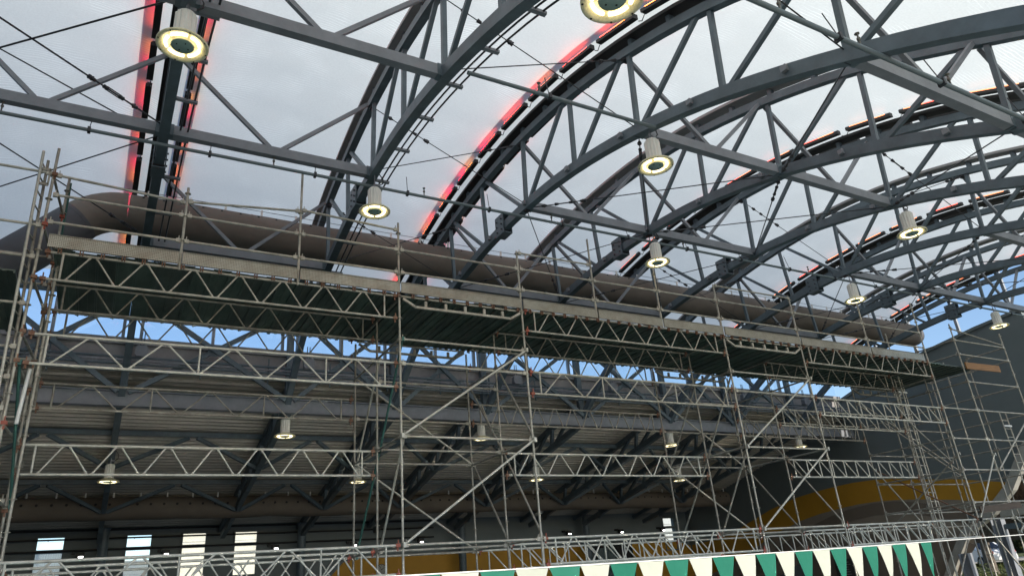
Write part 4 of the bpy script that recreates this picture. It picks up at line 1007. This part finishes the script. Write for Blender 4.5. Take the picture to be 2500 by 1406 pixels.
for k in range(9000):
    x = random.uniform(34, 62); y = random.uniform(10, 34); z = bankz(x) + .05; a = random.uniform(0, 6.28); h_ = random.uniform(.1, .32); s = .035
    if 49.8 < x < 56.2: continue
    gr.add([(x - s * math.cos(a), y - s * math.sin(a), z), (x + s * math.cos(a), y + s * math.sin(a), z), (x + random.uniform(-.1, .1), y + random.uniform(-.1, .1), z + h_)], [(0, 1, 2)])
solid('grass', gr, 'grass', kind='stuff')
def leaves(mb, c, rx, ry, rz, n, s, shell=.5):
    for k in range(n):
        while True:
            p = Vector((random.uniform(-1, 1), random.uniform(-1, 1), random.uniform(-1, 1)))
            if shell < p.length < 1: break
        p = Vector((p.x * rx, p.y * ry, p.z * rz)) + Vector(c)
        u = Vector((random.gauss(0, 1), random.gauss(0, 1), random.gauss(0, 1))).normalized(); v = u.orthogonal().normalized(); q = random.uniform(.6, 1.3) * s
        mb.add([p, p + u * q * .5 + v * q * .28, p + u * q, p + u * q * .5 - v * q * .28], [(0, 1, 2, 3)])
def shrub(x, y, r, h_, m_, lab):
    z = bankz(x); t = thing('shrub', (x, y, z), lab, 'shrub', 'shrubs outside the end wall')
    m = MB()
    for k in range(5): m.path([(x + random.uniform(-.1, .1), y + random.uniform(-.1, .1), z - .1), (x + random.uniform(-.5, .5) * r, y + random.uniform(-.5, .5) * r, z + h_ * .7)], [.03, .012], 5)
    part('stem', m, 'bark', t); m = MB()
    for k in range(6): leaves(m, (x + random.uniform(-.5, .5) * r, y + random.uniform(-.5, .5) * r, z + h_ * random.uniform(.35, .7)), r * .6, r * .6, h_ * .42, 190, .13, .2)
    part('foliage', m, m_, t)
for x, y, r, h_, m_, lab in ((35.5, 17.2, .9, 1.0, 'leaf', 'dark green shrub at the foot of the pale blue column'), (36, 19.8, 1.1, .9, 'leaf_yellow', 'yellow green shrub below the last green pennant'), (36.5, 14.6, 1.2, 1.2, 'leaf_yellow', 'yellow green shrub at the lower right corner'),
                             (38, 22.0, 1.2, 1.0, 'leaf', 'dark green shrub beside the end wall edge'), (40, 18, 1.4, .9, 'leaf', 'low dark shrub behind the column'), (38, 12.5, 1.4, 1.4, 'leaf', 'dark green shrub outside the right edge')):
    shrub(x, y, r, h_, m_, lab)
def tree(x, y, h_, r, m_, lab, lean=0):
    z = bankz(x) if x > 33 else -.45; t = thing('tree', (x, y, z), lab, 'tree', 'trees outside the hall')
    m = MB(); tr_ = max(.12, h_ * .035)
    m.path([(x, y, z - .2), (x + lean * .3, y + .1, z + h_ * .2), (x + lean * .7, y - .1, z + h_ * .45), (x + lean, y, z + h_ * .75)], [tr_ * 1.25, tr_, tr_ * .75, tr_ * .3], 10)
    tips = []
    for k in range(7):
        a = k * .9 + random.uniform(0, .4); b = Vector((x + lean * .7, y - .1, z + h_ * random.uniform(.35, .6))); e = Vector((x + math.cos(a) * r * .7 + lean, y + math.sin(a) * r * .7, z + h_ * random.uniform(.6, .9)))
        m.path([b, b.lerp(e, .5) + Vector((0, 0, .2)), e], [tr_ * .45, tr_ * .28, tr_ * .08], 6); tips.append(e)
    part('trunk', m, 'bark', t); m = MB()
    for e in tips: leaves(m, e, r * .5, r * .5, r * .42, 330, .2 + r * .03, .15)
    leaves(m, (x + lean, y, z + h_ * .85), r * .7, r * .7, r * .4, 500, .2 + r * .03, .2)
    part('crown', m, m_, t)
tree(43, 24.0, 7, 2.6, 'leaf', 'tree with bright grey trunk seen past the end wall edge', .5)
tree(46, 20.6, 6, 2.6, 'leaf', 'forked tree at the right edge behind the lawn', -.4)
tree(58, 20, 9, 4, 'leaf_brown', 'tall tree with dry brown foliage beyond the end wall')
tree(60, 27, 9, 4, 'leaf_brown', 'brownish tree behind the parked car'); tree(64, 34, 10, 4.5, 'leaf', 'green tree far behind the parked car')
tree(27.3, 45, 6, 3, 'leaf_yellow', 'yellow green tree seen through the glazed door'); tree(24.3, 47, 5, 2.6, 'leaf_yellow', 'pale green tree left of centre of the glazed door')
# hanging dry thatch right of the wall
th = MB()
for k in range(5200):
    y = random.uniform(14, 21); z = EYE + random.uniform(1.5, 3.9); x = 36.5 + random.uniform(-.6, .6); L = random.uniform(.25, .6)
    th.add([(x, y, z), (x + .02, y + .045, z), (x + random.uniform(-.1, .1), y + random.uniform(-.12, .12), z - L)], [(0, 1, 2)])
t = thing('dry_hedge', (36.5, 13, 0), 'tall brown dried hedge outside, right of the end wall', 'hedge'); part('foliage', th, 'leaf_brown', t)
m = MB(); m.box((37.4, 17.5, 3.6), (.5, 7.4, 3.2)); part('core', m, 'bark', t)
# car
def car(cx, cy, z, rz):
    t = thing('parked_car', (cx, cy, z), 'white parked car on the road behind the end wall edge', 'car')
    Rm = Matrix.Translation((cx, cy, z)) @ Matrix.Rotation(rz, 4, 'Z')
    def tm(mb): mb.v = [tuple(Rm @ Vector(v)) for v in mb.v]; return mb
    side = [(-2.1, .35), (-2.15, .75), (-1.95, .95), (-1.15, 1.0), (-.6, 1.42), (.75, 1.45), (1.45, 1.02), (2.0, .95), (2.15, .7), (2.12, .35)]
    n = len(side); m = MB(); wd = .86
    vs = []
    for s in (-1, 1): vs += [(a, s * (wd if b < 1.05 else wd * .82), b) for a, b in side]
    m.add(vs, [tuple(range(n)), tuple(range(n, 2 * n))[::-1]] + [(i, n + i, n + (i + 1) % n, (i + 1) % n) for i in range(n)]); part('body', tm(m), 'carpaint', t)
    m = MB()
    for s in (-1, 1): 
        g = [(-1.0, 1.03), (-.56, 1.37), (.72, 1.39), (1.25, 1.05)]; m.add([(a, s * (.872 if b < 1.05 else .735), b) for a, b in g], [(0, 1, 2, 3)])
    m.add([(-1.17, -.66, 1.03), (-1.17, .66, 1.03), (-.64, .6, 1.40), (-.64, -.6, 1.40)], [(0, 1, 2, 3)]); m.add([(1.47, -.66, 1.05), (1.47, .66, 1.05), (.80, .6, 1.43), (.80, -.6, 1.43)], [(0, 1, 2, 3)])
    part('window', tm(m), 'carglass', t)
    for a in (-1.35, 1.3):
        for s in (-1, 1):
            m = MB(); m.tube((a, s * .72, .33), (a, s * .9, .33), .33, 18); wh = part('wheel', tm(m), 'rubber', t); m = MB(); m.tube((a, s * .895, .33), (a, s * .915, .33), .2, 14); part('rim', tm(m), 'stucco2', wh)
    for s in (-1, 1): m = MB(); m.box((-2.12, s * .66, .82), (.08, .3, .14)); part('tail_light', tm(m), 'redlens', t)
    m = MB(); m.box((-2.15, 0, .5), (.12, 1.66, .2)); part('bumper', tm(m), 'carpaint', t)
car(47.5, 27.0, bankz(47.5) + .12, math.radians(62))
# neighbouring buildings beyond the far wall
def bld(name, c, d, m_, lab):
    t = thing(name, (c[0], c[1], -.45), lab, 'building', 'buildings beyond the far wall'); m = MB(); m.box((c[0], c[1], d[2] / 2 - .45), d); part('wall', m, m_, t)
    m = MB(); m.box((c[0], c[1], d[2] - .3), (d[0] + .5, d[1] + .5, .3)); part('roof_slab', m, 'walltrim', t)
    for k in range(int(d[2] / .7)):
        m = MB(); m.box((c[0], c[1] - d[1] / 2 - .012, .1 + k * .7), (d[0] - .1, .02, .025)); part('board_joint', m, 'sill', t)
tl = MB()
for k in range(26):
    yy = -6 + k * 3.1; leaves(tl, (78 + random.uniform(-3, 3), yy, bankz(78) + random.uniform(2, 5.5)), 3, 2.6, 4.2, 420, .75, .1)
tl.box((82, 34, 4), (1, 84, 9)); solid('treeline', tl, 'leaf', kind='stuff')
bld('neighbour_house', (9.4, 52, 0), (10.2, 8, 8.2), 'stucco', 'cream building seen through the third and fourth far windows')
bld('neighbour_shed', (45, 52, 0), (14, 8, 8), 'stucco2', 'pale grey building seen through the end window')
